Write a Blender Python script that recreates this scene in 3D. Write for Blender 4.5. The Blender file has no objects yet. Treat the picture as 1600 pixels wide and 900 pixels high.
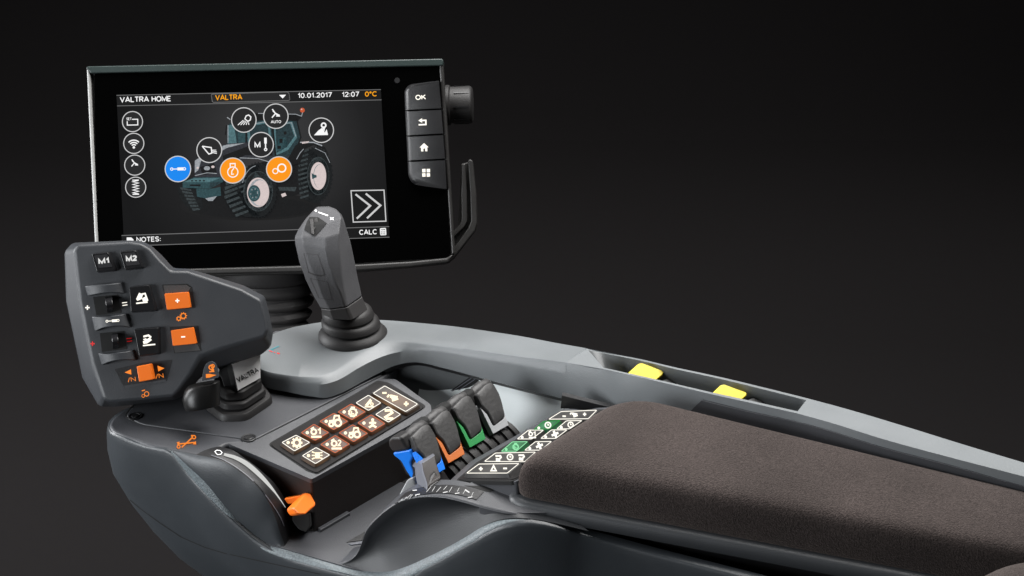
import bpy, bmesh, math, random
from mathutils import Vector as V
from mathutils.bvhtree import BVHTree
random.seed(7)
sc = bpy.context.scene
COL = sc.collection
S = 0.01                                   # the shapes are written in centimetres

# ------------------------------------------------------------------ camera geometry (cm)
H = 55.0; PIT = math.radians(27); FOC = 2730.0
CAM = V((0, -H/math.tan(PIT), H))
FW = V((0, math.cos(PIT), -math.sin(PIT))); RT = V((1, 0, 0)); UP = RT.cross(FW)
def ray(x, y): return FW*FOC + RT*(x-800) - UP*(y-450)
def P(x, y, z=0.0):
    d = ray(x, y); return CAM + d*((z-H)/d.z)
def D(x, y, dep): return CAM + ray(x, y)*(dep/FOC)
def plane(p0, n): return (V(p0), V(n).normalized())
def on(x, y, pl, h=0.0):
    p, n = pl; p = p + n*h; d = ray(x, y); return CAM + d*((p-CAM).dot(n)/d.dot(n))
LA = math.radians(65); LAT = V((math.cos(LA), math.sin(LA), 0))
def proj(p):
    v = p-CAM; k = FOC/v.dot(FW); return 800+v.dot(RT)*k, 450-v.dot(UP)*k
def PL(x, y, s):
    d = ray(x, y); return CAM + d*((s-CAM.dot(LAT))/d.dot(LAT))
def zpl(z): return plane((0, 0, z), (0, 0, 1))
def fpl(x, y, dep): return plane(D(x, y, dep), -FW)
def crop(k, ox, oy): return lambda *pts: [(ox+p[0]/k, oy+p[1]/k) for p in pts]

# ------------------------------------------------------------------ materials
def lin(c):
    c = c/255.0
    return c/12.92 if c <= 0.04045 else ((c+0.055)/1.055)**2.4
def rgb(r, g, b): return (lin(r), lin(g), lin(b), 1)
MATS = {}
def mat(name, col, rough=.5, bump=0.0, bscale=900, var=0.0, vscale=40, spec=.5, metal=0.0, emit=None, es=0.0, coat=0.0, sheen=0.0, dist=.0004):
    m = bpy.data.materials.new(name); m.use_nodes = True
    nt = m.node_tree; b = nt.nodes['Principled BSDF']
    b.inputs['Base Color'].default_value = col
    b.inputs['Roughness'].default_value = rough
    b.inputs['Metallic'].default_value = metal
    b.inputs['Specular IOR Level'].default_value = spec
    if coat: b.inputs['Coat Weight'].default_value = coat; b.inputs['Coat Roughness'].default_value = .08
    if sheen:
        b.inputs['Sheen Weight'].default_value = sheen; b.inputs['Sheen Roughness'].default_value = .45
        b.inputs['Sheen Tint'].default_value = (.75, .66, .62, 1)
    if emit is not None:
        b.inputs['Emission Color'].default_value = emit; b.inputs['Emission Strength'].default_value = es
    tc = None
    if bump or var: tc = nt.nodes.new('ShaderNodeTexCoord')
    if bump:
        n = nt.nodes.new('ShaderNodeTexNoise'); n.inputs['Scale'].default_value = bscale; n.inputs['Detail'].default_value = 3
        bp = nt.nodes.new('ShaderNodeBump'); bp.inputs['Strength'].default_value = bump; bp.inputs['Distance'].default_value = dist
        nt.links.new(tc.outputs['Object'], n.inputs['Vector']); nt.links.new(n.outputs['Fac'], bp.inputs['Height'])
        nt.links.new(bp.outputs['Normal'], b.inputs['Normal'])
        mr = nt.nodes.new('ShaderNodeMapRange'); mr.inputs['To Min'].default_value = max(0, rough-.08); mr.inputs['To Max'].default_value = rough+.1
        n2 = nt.nodes.new('ShaderNodeTexNoise'); n2.inputs['Scale'].default_value = 55; n2.inputs['Detail'].default_value = 5
        nt.links.new(tc.outputs['Object'], n2.inputs['Vector'])
        nt.links.new(n2.outputs['Fac'], mr.inputs['Value']); nt.links.new(mr.outputs['Result'], b.inputs['Roughness'])
    if var:
        n = nt.nodes.new('ShaderNodeTexNoise'); n.inputs['Scale'].default_value = vscale; n.inputs['Detail'].default_value = 6
        r = nt.nodes.new('ShaderNodeMapRange'); r.inputs['From Min'].default_value = .3; r.inputs['From Max'].default_value = .7
        r.inputs['To Min'].default_value = 1-var; r.inputs['To Max'].default_value = 1+var
        mx = nt.nodes.new('ShaderNodeVectorMath'); mx.operation = 'SCALE'; mx.inputs[0].default_value = col[:3]
        nt.links.new(tc.outputs['Object'], n.inputs['Vector']); nt.links.new(n.outputs['Fac'], r.inputs['Value'])
        nt.links.new(r.outputs['Result'], mx.inputs['Scale']); nt.links.new(mx.outputs['Vector'], b.inputs['Base Color'])
        if emit is not None:
            mx2 = nt.nodes.new('ShaderNodeVectorMath'); mx2.operation = 'SCALE'; mx2.inputs[0].default_value = emit[:3]
            nt.links.new(r.outputs['Result'], mx2.inputs['Scale']); nt.links.new(mx2.outputs['Vector'], b.inputs['Emission Color'])
    MATS[name] = m
    return m
def lum(name, r, g, b, es=1.0, var=0.0, vscale=400):
    c = rgb(r, g, b); return mat(name, (0.004, .004, .004, 1), .6, spec=.1, emit=c, es=es, var=0, vscale=vscale) if not var else mat(name, (.004, .004, .004, 1), .6, spec=.1, emit=c, es=es, var=var, vscale=vscale)

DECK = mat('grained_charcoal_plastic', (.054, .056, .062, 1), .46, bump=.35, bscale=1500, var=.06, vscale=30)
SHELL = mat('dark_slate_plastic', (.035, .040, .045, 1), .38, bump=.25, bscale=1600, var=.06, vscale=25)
SHADE = mat('shaded_shell_plastic', (.015, .0165, .019, 1), .45, bump=.25, bscale=1600)  # shell plastic with the hollow's shade put into its colour
ARMR = mat('matt_grey_rubber', (.036, .034, .034, 1), .55, bump=.3, bscale=1000)
KEYTOP = mat('satin_black_key_top', (.022, .022, .024, 1), .34, bump=.1, bscale=1200)
LEDGE = mat('speckled_ledge_highlight', (.125, .148, .158, 1), .40, bump=.8, bscale=1300, var=.35, vscale=900)  # paler than the shell: shoulder highlight put into the colour, plus speckle
BLACK = mat('black_plastic', (.012, .012, .013, 1), .42, bump=.25, bscale=1500)
RINGM = mat('satin_black_ring', (.007, .007, .007, 1), .34, spec=.35, bump=.1, bscale=1500)
SIDE_SHADE = mat('shaded_side_plastic', (.013, .009, .008, 1), .55, bump=.3, bscale=1500)  # shade put into the colour, for side faces
RUBBER = mat('black_rubber', (.017, .016, .016, 1), .55, bump=.3, bscale=1200)
GLOSS = mat('glossy_black_key', (.011, .011, .012, 1), .24, spec=.5, bump=.1, bscale=1200)
GLASS = mat('black_display_glass', (.001, .001, .001, 1), .2, spec=.03)
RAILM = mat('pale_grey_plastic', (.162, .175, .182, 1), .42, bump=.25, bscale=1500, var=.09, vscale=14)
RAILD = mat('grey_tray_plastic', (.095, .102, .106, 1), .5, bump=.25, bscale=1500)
STICK = mat('mid_grey_soft_plastic', (.086, .086, .091, 1), .55, bump=.5, bscale=1300, var=.08, vscale=90)
STICKD = mat('dark_grey_collar', (.045, .043, .043, 1), .5, bump=.4, bscale=1300)
HEADM = mat('slate_grip_plastic', (.036, .039, .044, 1), .47, bump=.22, bscale=1400, var=.06, vscale=40)
RIMM = mat('lit_edge_plastic', (.20, .205, .20, 1), .4, bump=.3, bscale=900, var=.25, vscale=200)  # pale edge with the light on it put into the colour
TEAL = mat('dark_teal_casing', (.035, .05, .048, 1), .32, bump=.3, bscale=1200)
CASE = mat('dark_terminal_casing', (.03, .029, .028, 1), .38, bump=.3, bscale=1300)
WALLM = mat('lightened_wall_plastic', (.78, .83, .83, 1), .5, bump=.2, bscale=1500)  # colour raised to make up for overhead light the rail blocks
TRIM = mat('lit_trim_plastic', (.42, .42, .41, 1), .35, bump=.2, bscale=900, var=.06, vscale=250)  # light along the terminal's left edge put into the colour
METAL = mat('brushed_metal', (.75, .75, .75, 1), .38, metal=.1, bump=.2, bscale=1800)
DKMETAL = mat('engraved_shaded_metal', (.05, .05, .05, 1), .35, metal=.8)  # engraved letters, and badge sides with shade painted in
EDGE_GLINT = mat('painted_glint_metal', (.8, .8, .8, 1), .25, metal=1)  # painted highlights of the badge
ORANGE = mat('orange_plastic', (.80, .16, .012, 1), .38, bump=.1, bscale=1200, emit=(1, .2, .01, 1), es=.06)  # slight emission added to brighten the orange parts, no lamp inside
ORGRIP = mat('burnt_orange_plastic', (.60, .17, .045, 1), .42, bump=.2, bscale=1300)
GREEN = mat('green_plastic', (.03, .26, .075, 1), .42, bump=.2, bscale=1300)
BLUE = mat('bright_blue_plastic', (.004, .19, .80, 1), .42, bump=.2, bscale=1300)
GREYB = mat('light_grey_plastic', (.36, .37, .38, 1), .42, bump=.2, bscale=1300)
CLIPM = mat('medium_grey_plastic', (.115, .12, .14, 1), .4, bump=.3, bscale=1400)
YELLOW = mat('yellow_plastic', (.70, .55, .003, 1), .35, bump=.1, bscale=1100)
GRIPPAD = mat('grey_leathery_rubber', (.040, .039, .039, 1), .5, bump=.5, bscale=520, var=.1, vscale=120)
WHITE = mat('white_print', (.8, .8, .8, 1), .5, emit=(1, 1, 1, 1), es=.12)  # print with faint emission added, no lamp behind it
WGLOW = lum('lit_white_symbol', 255, 250, 238, 1.25)
WHITE2 = lum('legend_white', 238, 238, 236, .9)
WARM = lum('lit_warm_symbol', 255, 238, 205, 1.35)
OGLOW = lum('lit_orange_symbol', 255, 140, 50, 1.0)
OFRAME = lum('lit_orange_frame', 215, 105, 60, 1.0)
GFRAME = lum('lit_green_frame', 40, 170, 70, .8)
GKEY = lum('lit_green_key', 150, 235, 175, 1.0)
def keymat(name, col, glow, es, rad=.75):
    m = mat(name, col, .5, bump=.2, bscale=1500); nt = m.node_tree; b = nt.nodes['Principled BSDF']
    tc = nt.nodes.new('ShaderNodeTexCoord'); mp = nt.nodes.new('ShaderNodeMapping'); mp.vector_type = 'POINT'
    mp.inputs['Location'].default_value = (-.5/rad, -.5/rad, -.5/rad); mp.inputs['Scale'].default_value = (1/rad,)*3
    g = nt.nodes.new('ShaderNodeTexGradient'); g.gradient_type = 'QUADRATIC_SPHERE'
    r = nt.nodes.new('ShaderNodeVectorMath'); r.operation = 'SCALE'; r.inputs[0].default_value = glow[:3]
    nt.links.new(tc.outputs['Generated'], mp.inputs['Vector']); nt.links.new(mp.outputs['Vector'], g.inputs['Vector'])
    nt.links.new(g.outputs['Fac'], r.inputs['Scale']); nt.links.new(r.outputs['Vector'], b.inputs['Emission Color']); b.inputs['Emission Strength'].default_value = es
    return m
KEYM = keymat('backlit_key_brown', (.016, .013, .011, 1), (1, .55, .28, 1), .35)
KEYO = keymat('orange_tinted_key', (.03, .014, .009, 1), (1, .40, .17, 1), .30)
KEYG = keymat('dark_grey_key', (.018, .017, .017, 1), (.8, .75, .68, 1), .12)
KEYGR = keymat('green_tinted_key', (.008, .035, .014, 1), (.12, .8, .3, 1), .5)
KEYM2 = mat('rubber_mat', (.014, .013, .013, 1), .6, spec=.15, bump=.2, bscale=1500)
PRINT = mat('grey_white_print', (.45, .45, .45, 1), .5)
RIMP = mat('dark_rim_plastic', (.043, .046, .05, 1), .42, bump=.25, bscale=1500)
REDP = mat('red_print', (.7, .02, .02, 1), .5, emit=(1, .03, .03, 1), es=.15)  # red print, also given a faint emission
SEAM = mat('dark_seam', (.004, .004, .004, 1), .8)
TEALP = mat('teal_print', (.03, .25, .30, 1), .5)

def suede():
    m = bpy.data.materials.new('brown_grey_suede'); m.use_nodes = True
    nt = m.node_tree; b = nt.nodes['Principled BSDF']
    b.inputs['Roughness'].default_value = .95; b.inputs['Specular IOR Level'].default_value = .12
    b.inputs['Sheen Weight'].default_value = .22; b.inputs['Sheen Roughness'].default_value = .5
    b.inputs['Sheen Tint'].default_value = (.8, .68, .62, 1)
    tc = nt.nodes.new('ShaderNodeTexCoord')
    def noise(s, d):
        n = nt.nodes.new('ShaderNodeTexNoise'); n.inputs['Scale'].default_value = s; n.inputs['Detail'].default_value = d
        nt.links.new(tc.outputs['Object'], n.inputs['Vector']); return n
    a = noise(1100, 3); c = noise(13, 4); e = noise(1900, 1)
    r = nt.nodes.new('ShaderNodeValToRGB'); r.color_ramp.elements[0].position = .34; r.color_ramp.elements[1].position = .70
    r.color_ramp.elements[0].color = (.019, .0148, .0140, 1); r.color_ramp.elements[1].color = (.054, .043, .040, 1)
    nt.links.new(a.outputs['Fac'], r.inputs['Fac'])
    mr = nt.nodes.new('ShaderNodeMapRange'); mr.inputs['From Min'].default_value = .3; mr.inputs['From Max'].default_value = .7
    mr.inputs['To Min'].default_value = .66; mr.inputs['To Max'].default_value = 1.32
    nt.links.new(c.outputs['Fac'], mr.inputs['Value'])
    mx = nt.nodes.new('ShaderNodeVectorMath'); mx.operation = 'SCALE'
    nt.links.new(r.outputs['Color'], mx.inputs[0]); nt.links.new(mr.outputs['Result'], mx.inputs['Scale'])
    nt.links.new(mx.outputs['Vector'], b.inputs['Base Color'])
    bp = nt.nodes.new('ShaderNodeBump'); bp.inputs['Strength'].default_value = .9; bp.inputs['Distance'].default_value = .0006
    ad = nt.nodes.new('ShaderNodeMath'); ad.operation = 'ADD'
    nt.links.new(a.outputs['Fac'], ad.inputs[0]); nt.links.new(e.outputs['Fac'], ad.inputs[1])
    nt.links.new(ad.outputs[0], bp.inputs['Height']); nt.links.new(bp.outputs['Normal'], b.inputs['Normal'])
    return m
SUEDE = suede()

# ------------------------------------------------------------------ mesh collecting
LOC = {}
class MB:
    def __init__(s): s.v = []; s.f = []; s.m = []
    def add(s, vs, fs, mi=0):
        o = len(s.v); s.v += [V(p) for p in vs]; s.f += [[i+o for i in f] for f in fs]; s.m += [mi]*len(fs)
    def poly(s, pts, mi=0): s.add(pts, [list(range(len(pts)))], mi)
    def loft(s, rings, closed=True, caps=True, mi=0):
        n = len(rings[0]); vs = [p for r in rings for p in r]; fs = []
        for k in range(len(rings)-1):
            for i in range(n if closed else n-1):
                j = (i+1) % n; fs.append([k*n+i, k*n+j, (k+1)*n+j, (k+1)*n+i])
        if caps and closed:
            fs.append(list(range(n))[::-1]); fs.append([(len(rings)-1)*n+i for i in range(n)])
        s.add(vs, fs, mi)
    def plate(s, px, pl, h0, h1, mi=0, taper=0.0):
        top = [on(x, y, pl, h1) for x, y in px]
        c = sum(top, V((0, 0, 0)))/len(top)
        bot = [c+(p-c)*(1+taper)-pl[1]*(h1-h0) for p in top]
        s.loft([bot, top], mi=mi)
    def hexa(s, a, b, mi=0): s.loft([a, b], mi=mi)
    def tube(s, pts, r, n=8, mi=0):
        rings = []
        for i, p in enumerate(pts):
            t = (pts[min(i+1, len(pts)-1)]-pts[max(i-1, 0)]).normalized()
            a = t.cross(V((.31, .22, .92))).normalized(); b = t.cross(a)
            rr = r[i] if isinstance(r, (list, tuple)) else r
            rings.append([p+a*math.cos(k*2*math.pi/n)*rr+b*math.sin(k*2*math.pi/n)*rr for k in range(n)])
        s.loft(rings, mi=mi)
    def lathe(s, base, axis, prof, n=40, mi=0, sx=1.0):
        axis = axis.normalized(); a = axis.cross(V((0, 1, .001))).normalized()
        if abs(axis.y) > .9: a = axis.cross(V((1, 0, 0))).normalized()
        b = axis.cross(a)
        rings = []
        for h, r in prof:
            rings.append([base+axis*h+a*math.cos(k*2*math.pi/n)*r*sx+b*math.sin(k*2*math.pi/n)*r for k in range(n)])
        s.loft(rings, mi=mi)
    def build(s, name, mats, parent=None, bevel=0, seg=2, angle=30, sub=0, smooth=38, solid=0, fix=True, profile=.5):
        me = bpy.data.meshes.new(name)
        off = LOC.get(parent.name, V((0, 0, 0))) if parent else V((0, 0, 0))
        me.from_pydata([((p-off)*S)[:] for p in s.v], [], s.f)
        mats = mats if isinstance(mats, (list, tuple)) else [mats]
        for m in mats: me.materials.append(m)
        me.polygons.foreach_set('material_index', s.m)
        if fix:
            bm = bmesh.new(); bm.from_mesh(me); bmesh.ops.remove_doubles(bm, verts=bm.verts, dist=1e-7)
            bmesh.ops.recalc_face_normals(bm, faces=bm.faces); bm.to_mesh(me); bm.free()
        me.polygons.foreach_set('use_smooth', [True]*len(me.polygons))
        me.set_sharp_from_angle(angle=math.radians(smooth))
        o = bpy.data.objects.new(name, me); COL.objects.link(o)
        if parent: o.parent = parent
        LOC[o.name] = off
        if solid:
            md = o.modifiers.new('thickness', 'SOLIDIFY'); md.thickness = solid*S; md.offset = -1
        if sub:
            md = o.modifiers.new('subdivision', 'SUBSURF'); md.levels = sub; md.render_levels = sub
        if bevel:
            md = o.modifiers.new('bevel', 'BEVEL'); md.width = bevel*S; md.segments = seg; md.limit_method = 'ANGLE'
            md.angle_limit = math.radians(angle); md.harden_normals = True; md.profile = profile
        return o

def thing(name, label, cat, loc, group=None):
    o = bpy.data.objects.new(name, None); COL.objects.link(o); o.location = (loc*S)[:]
    o.empty_display_size = .02
    LOC[o.name] = V(loc); o['label'] = label; o['category'] = cat
    if group: o['group'] = group
    return o
def fillet(pts, r, n=5):
    out = []; N = len(pts)
    for i in range(N):
        p = V(pts[i]).to_2d() if len(pts[i]) == 2 else V(pts[i])
        a = V(pts[i-1]); b = V(pts[(i+1) % N])
        rr = r[i] if isinstance(r, (list, tuple)) else r
        if rr <= 0: out.append(tuple(p)); continue
        da = (a-p); db = (b-p); ra = min(rr, da.length*.48); rb = min(rr, db.length*.48)
        s = p+da.normalized()*ra; e = p+db.normalized()*rb
        for k in range(n+1):
            t = k/n; out.append(tuple(s*(1-t)**2+p*2*t*(1-t)+e*t*t))
    return out
def spl(pts, n):
    """Catmull-Rom through points (tuples), n samples, by chord length"""
    q = [V(p) for p in pts]; L = [0]
    for i in range(1, len(q)): L.append(L[-1]+(q[i]-q[i-1]).length)
    out = []
    for k in range(n):
        s = L[-1]*k/(n-1); i = 0
        while i < len(q)-2 and L[i+1] < s: i += 1
        t = (s-L[i])/max(1e-9, L[i+1]-L[i])
        p1, p2 = q[i], q[i+1]; d = L[i+1]-L[i]
        m1 = (p2-q[i-1])/(L[i+1]-L[i-1])*d if i > 0 else (p2-p1)
        m2 = (q[i+2]-p1)/(L[i+2]-L[i])*d if i+2 < len(q) else (p2-p1)
        out.append(p1*(2*t**3-3*t*t+1)+m1*(t**3-2*t*t+t)+p2*(-2*t**3+3*t*t)+m2*(t**3-t*t))
    return out

# ------------------------------------------------------------------ flat marks
def text_mesh(s, bold=.012):
    cu = bpy.data.curves.new('mark', 'FONT'); cu.body = s; cu.size = 1; cu.offset = bold; cu.resolution_u = 3
    o = bpy.data.objects.new('mark', cu); COL.objects.link(o)
    dg = bpy.context.evaluated_depsgraph_get(); e = o.evaluated_get(dg); me = e.to_mesh()
    vs = [(v.co.x, v.co.y) for v in me.vertices]; fs = [list(p.vertices) for p in me.polygons]
    e.to_mesh_clear(); bpy.data.objects.remove(o); bpy.data.curves.remove(cu)
    return vs, fs
def arc(cx, cy, rx, ry, a0, a1, n=9): return [(cx+rx*math.cos(math.radians(a0+(a1-a0)*i/n)), cy+ry*math.sin(math.radians(a0+(a1-a0)*i/n))) for i in range(n+1)]
GLYPH = { # width, strokes on a cap height of 1
 'V': (.72, [[(0, 1), (.36, 0), (.72, 1)]]), 'A': (.74, [[(0, 0), (.37, 1), (.74, 0)], [(.14, .3), (.6, .3)]]), 'L': (.5, [[(0, 1), (0, 0), (.5, 0)]]), 'T': (.6, [[(0, 1), (.6, 1)], [(.3, 1), (.3, 0)]]),
 'R': (.6, [[(0, 0), (0, 1), (.35, 1)]+arc(.35, .75, .22, .25, 90, -90)+[(0, .5)], [(.32, .5), (.58, 0)]]), 'H': (.6, [[(0, 0), (0, 1)], [(.6, 0), (.6, 1)], [(0, .52), (.6, .52)]]),
 'O': (.74, [arc(.37, .5, .37, .5, 0, 345, 22)+[(.74, .5)]]), '0': (.52, [arc(.26, .5, .26, .5, 0, 345, 20)+[(.52, .5)]]), 'M': (.76, [[(0, 0), (0, 1), (.38, .12), (.76, 1), (.76, 0)]]), 'E': (.5, [[(.5, 0), (0, 0), (0, 1), (.5, 1)], [(0, .52), (.44, .52)]]),
 '1': (.26, [[(0, .76), (.16, .82), (.24, 1), (.24, 0)]]), '2': (.52, [arc(.26, .73, .25, .27, 165, -25, 10)+[(.02, .02), (.54, .02)]]), '7': (.5, [[(0, 1), (.5, 1), (.16, 0)]]), '.': (.12, [[(.06, 0), (.06, .12)]]), ':': (.12, [[(.06, .05), (.06, .18)], [(.06, .55), (.06, .68)]]),
 'N': (.62, [[(0, 0), (0, 1), (.62, 0), (.62, 1)]]), 'S': (.56, [arc(.28, .75, .27, .25, 20, 270, 10)+arc(.28, .25, .27, .25, 90, -160, 10)]), 'C': (.66, [arc(.37, .5, .37, .5, 45, 315, 16)]), 'K': (.6, [[(0, 0), (0, 1)], [(.56, 1), (.02, .42)], [(.2, .6), (.6, 0)]]),
 'U': (.58, [[(0, 1), (0, .3)]+arc(.29, .29, .29, .29, 180, 360)+[(.58, .3), (.58, 1)]]), '/': (.3, [[(0, -.05), (.3, 1.05)]]), '\u00b0': (.26, [arc(.13, .85, .12, .13, 0, 345, 12)+[(.25, .85)]]), ' ': (.2, [])}
class Dec:
    """flat marks; fn maps 2-D drawing coordinates to a 3-D point"""
    def __init__(s, mb, fn, mi=0): s.mb = mb; s.fn = fn; s.mi = mi; s.wk = 1.0
    def poly(s, pts, mi=None): s.mb.add([s.fn(*p) for p in pts], [list(range(len(pts)))], s.mi if mi is None else mi)
    def line(s, pts, w, closed=False, mi=None):
        w = w*s.wk; q = [V(p) for p in pts]; n = len(q); ls = []; rs = []
        for i in range(n):
            a = q[i-1] if (i > 0 or closed) else None; b = q[(i+1) % n] if (i < n-1 or closed) else None
            d1 = (q[i]-a).normalized() if a is not None and (q[i]-a).length > 0 else None
            d2 = (b-q[i]).normalized() if b is not None and (b-q[i]).length > 0 else None
            d1 = d1 if d1 is not None else d2; d2 = d2 if d2 is not None else d1
            t = d1+d2; t = t.normalized() if t.length > 1e-6 else d1
            nn = V((-t.y, t.x)); k = max(.45, abs(nn.dot(V((-d1.y, d1.x)))))
            ls.append(q[i]+nn*(w/2/k)); rs.append(q[i]-nn*(w/2/k))
        m = n if closed else n-1
        vs = [s.fn(*p) for p in ls]+[s.fn(*p) for p in rs]
        s.mb.add(vs, [[i, (i+1) % n, n+(i+1) % n, n+i] for i in range(m)], s.mi if mi is None else mi)
    def ell(s, c, rx, ry, n=28): return [(c[0]+rx*math.cos(2*math.pi*k/n), c[1]+ry*math.sin(2*math.pi*k/n)) for k in range(n)]
    def disc(s, c, r, mi=None, ry=None, n=28): s.poly(s.ell(c, r, ry or r, n), mi)
    def ring(s, c, r, w, mi=None, ry=None, n=28): s.line(s.ell(c, r, ry or r, n), w, True, mi)
    def text(s, t, a, b, h, mi=None, bold=.17):
        w = bold if bold > .1 else .195; gap = .17; x = 0; parts = []
        for ch in t:
            gw, st = GLYPH[ch]
            for q in st: parts.append([(x+p[0], p[1]*(1-w)+w/2) for p in q])
            x += gw+gap+(w-.1)*.6
        x1 = x-gap-(w-.1)*.6; a = V(a); b = V(b); u = (b-a)/x1
        up = V((u.y, -u.x)).normalized() if s.up < 0 else V((-u.y, u.x)).normalized()
        kx = u.length/h
        for i, q in enumerate(parts): s.line([tuple(a+u*p[0]+up*(p[1]*h)) for p in q], w*h*min(1, .5+.5*kx), mi=mi)
    def text_old(s, t, a, b, h, mi=None, bold=.012):
        """a, b: left and right end of the base line; h: height of the capitals"""
        vs, fs = text_mesh(t, bold); x0 = min(v[0] for v in vs); x1 = max(v[0] for v in vs)
        a = V(a); b = V(b); u = (b-a)/(x1-x0); up = V((u.y, -u.x)).normalized() if s.up < 0 else V((-u.y, u.x)).normalized()
        s.mb.add([s.fn(*(a+u*(x-x0)+up*(y/.70*h))) for x, y in vs], fs, s.mi if mi is None else mi)
    up = -1                                 # picture coordinates run downwards
    def sub(s, quad, mi=None):
        """drawing coordinates -1..1 inside a quad given as top left, top right, bottom right, bottom left"""
        q = [V(p) for p in quad]; f = s.fn
        def g(x, y):
            u = (x+1)/2; v = (1-y)/2; p = (q[0]*(1-u)+q[1]*u)*(1-v)+(q[3]*(1-u)+q[2]*u)*v; return f(p.x, p.y)
        d = Dec(s.mb, g, s.mi if mi is None else mi); d.up = 1; return d
    def at(s, c, r, rot=0.0, mi=None, wk=1.0):
        ca, sa = math.cos(rot), math.sin(rot); f = s.fn
        d = Dec(s.mb, lambda x, y: f(c[0]+r*(x*ca-y*sa), c[1]-r*(x*sa+y*ca)), s.mi if mi is None else mi); d.up = 1; d.wk = wk; return d
def plfn(pl, h): return lambda x, y: on(x, y, pl, h)
def stick(obj, h, back=None):
    bpy.context.view_layer.update()
    dg = bpy.context.evaluated_depsgraph_get(); t = BVHTree.FromObject(obj, dg); off = LOC[obj.name]
    def fn(x, y):
        d = ray(x, y).normalized(); hit = t.ray_cast((CAM-off)*S, d)
        if hit[0] is None: return back(x, y) if back else D(x, y, 105)
        n = hit[1] if hit[1].dot(d) < 0 else -hit[1]
        return hit[0]/S+off+n*h
    return fn
def dense(pts, n=6, closed=True):
    out = []; N = len(pts)
    for i in range(N if closed else N-1):
        a = V(pts[i]); b = V(pts[(i+1) % N]); out += [tuple(a+(b-a)*(k/n)) for k in range(n)]
    if not closed: out.append(tuple(pts[-1]))
    return out

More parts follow.
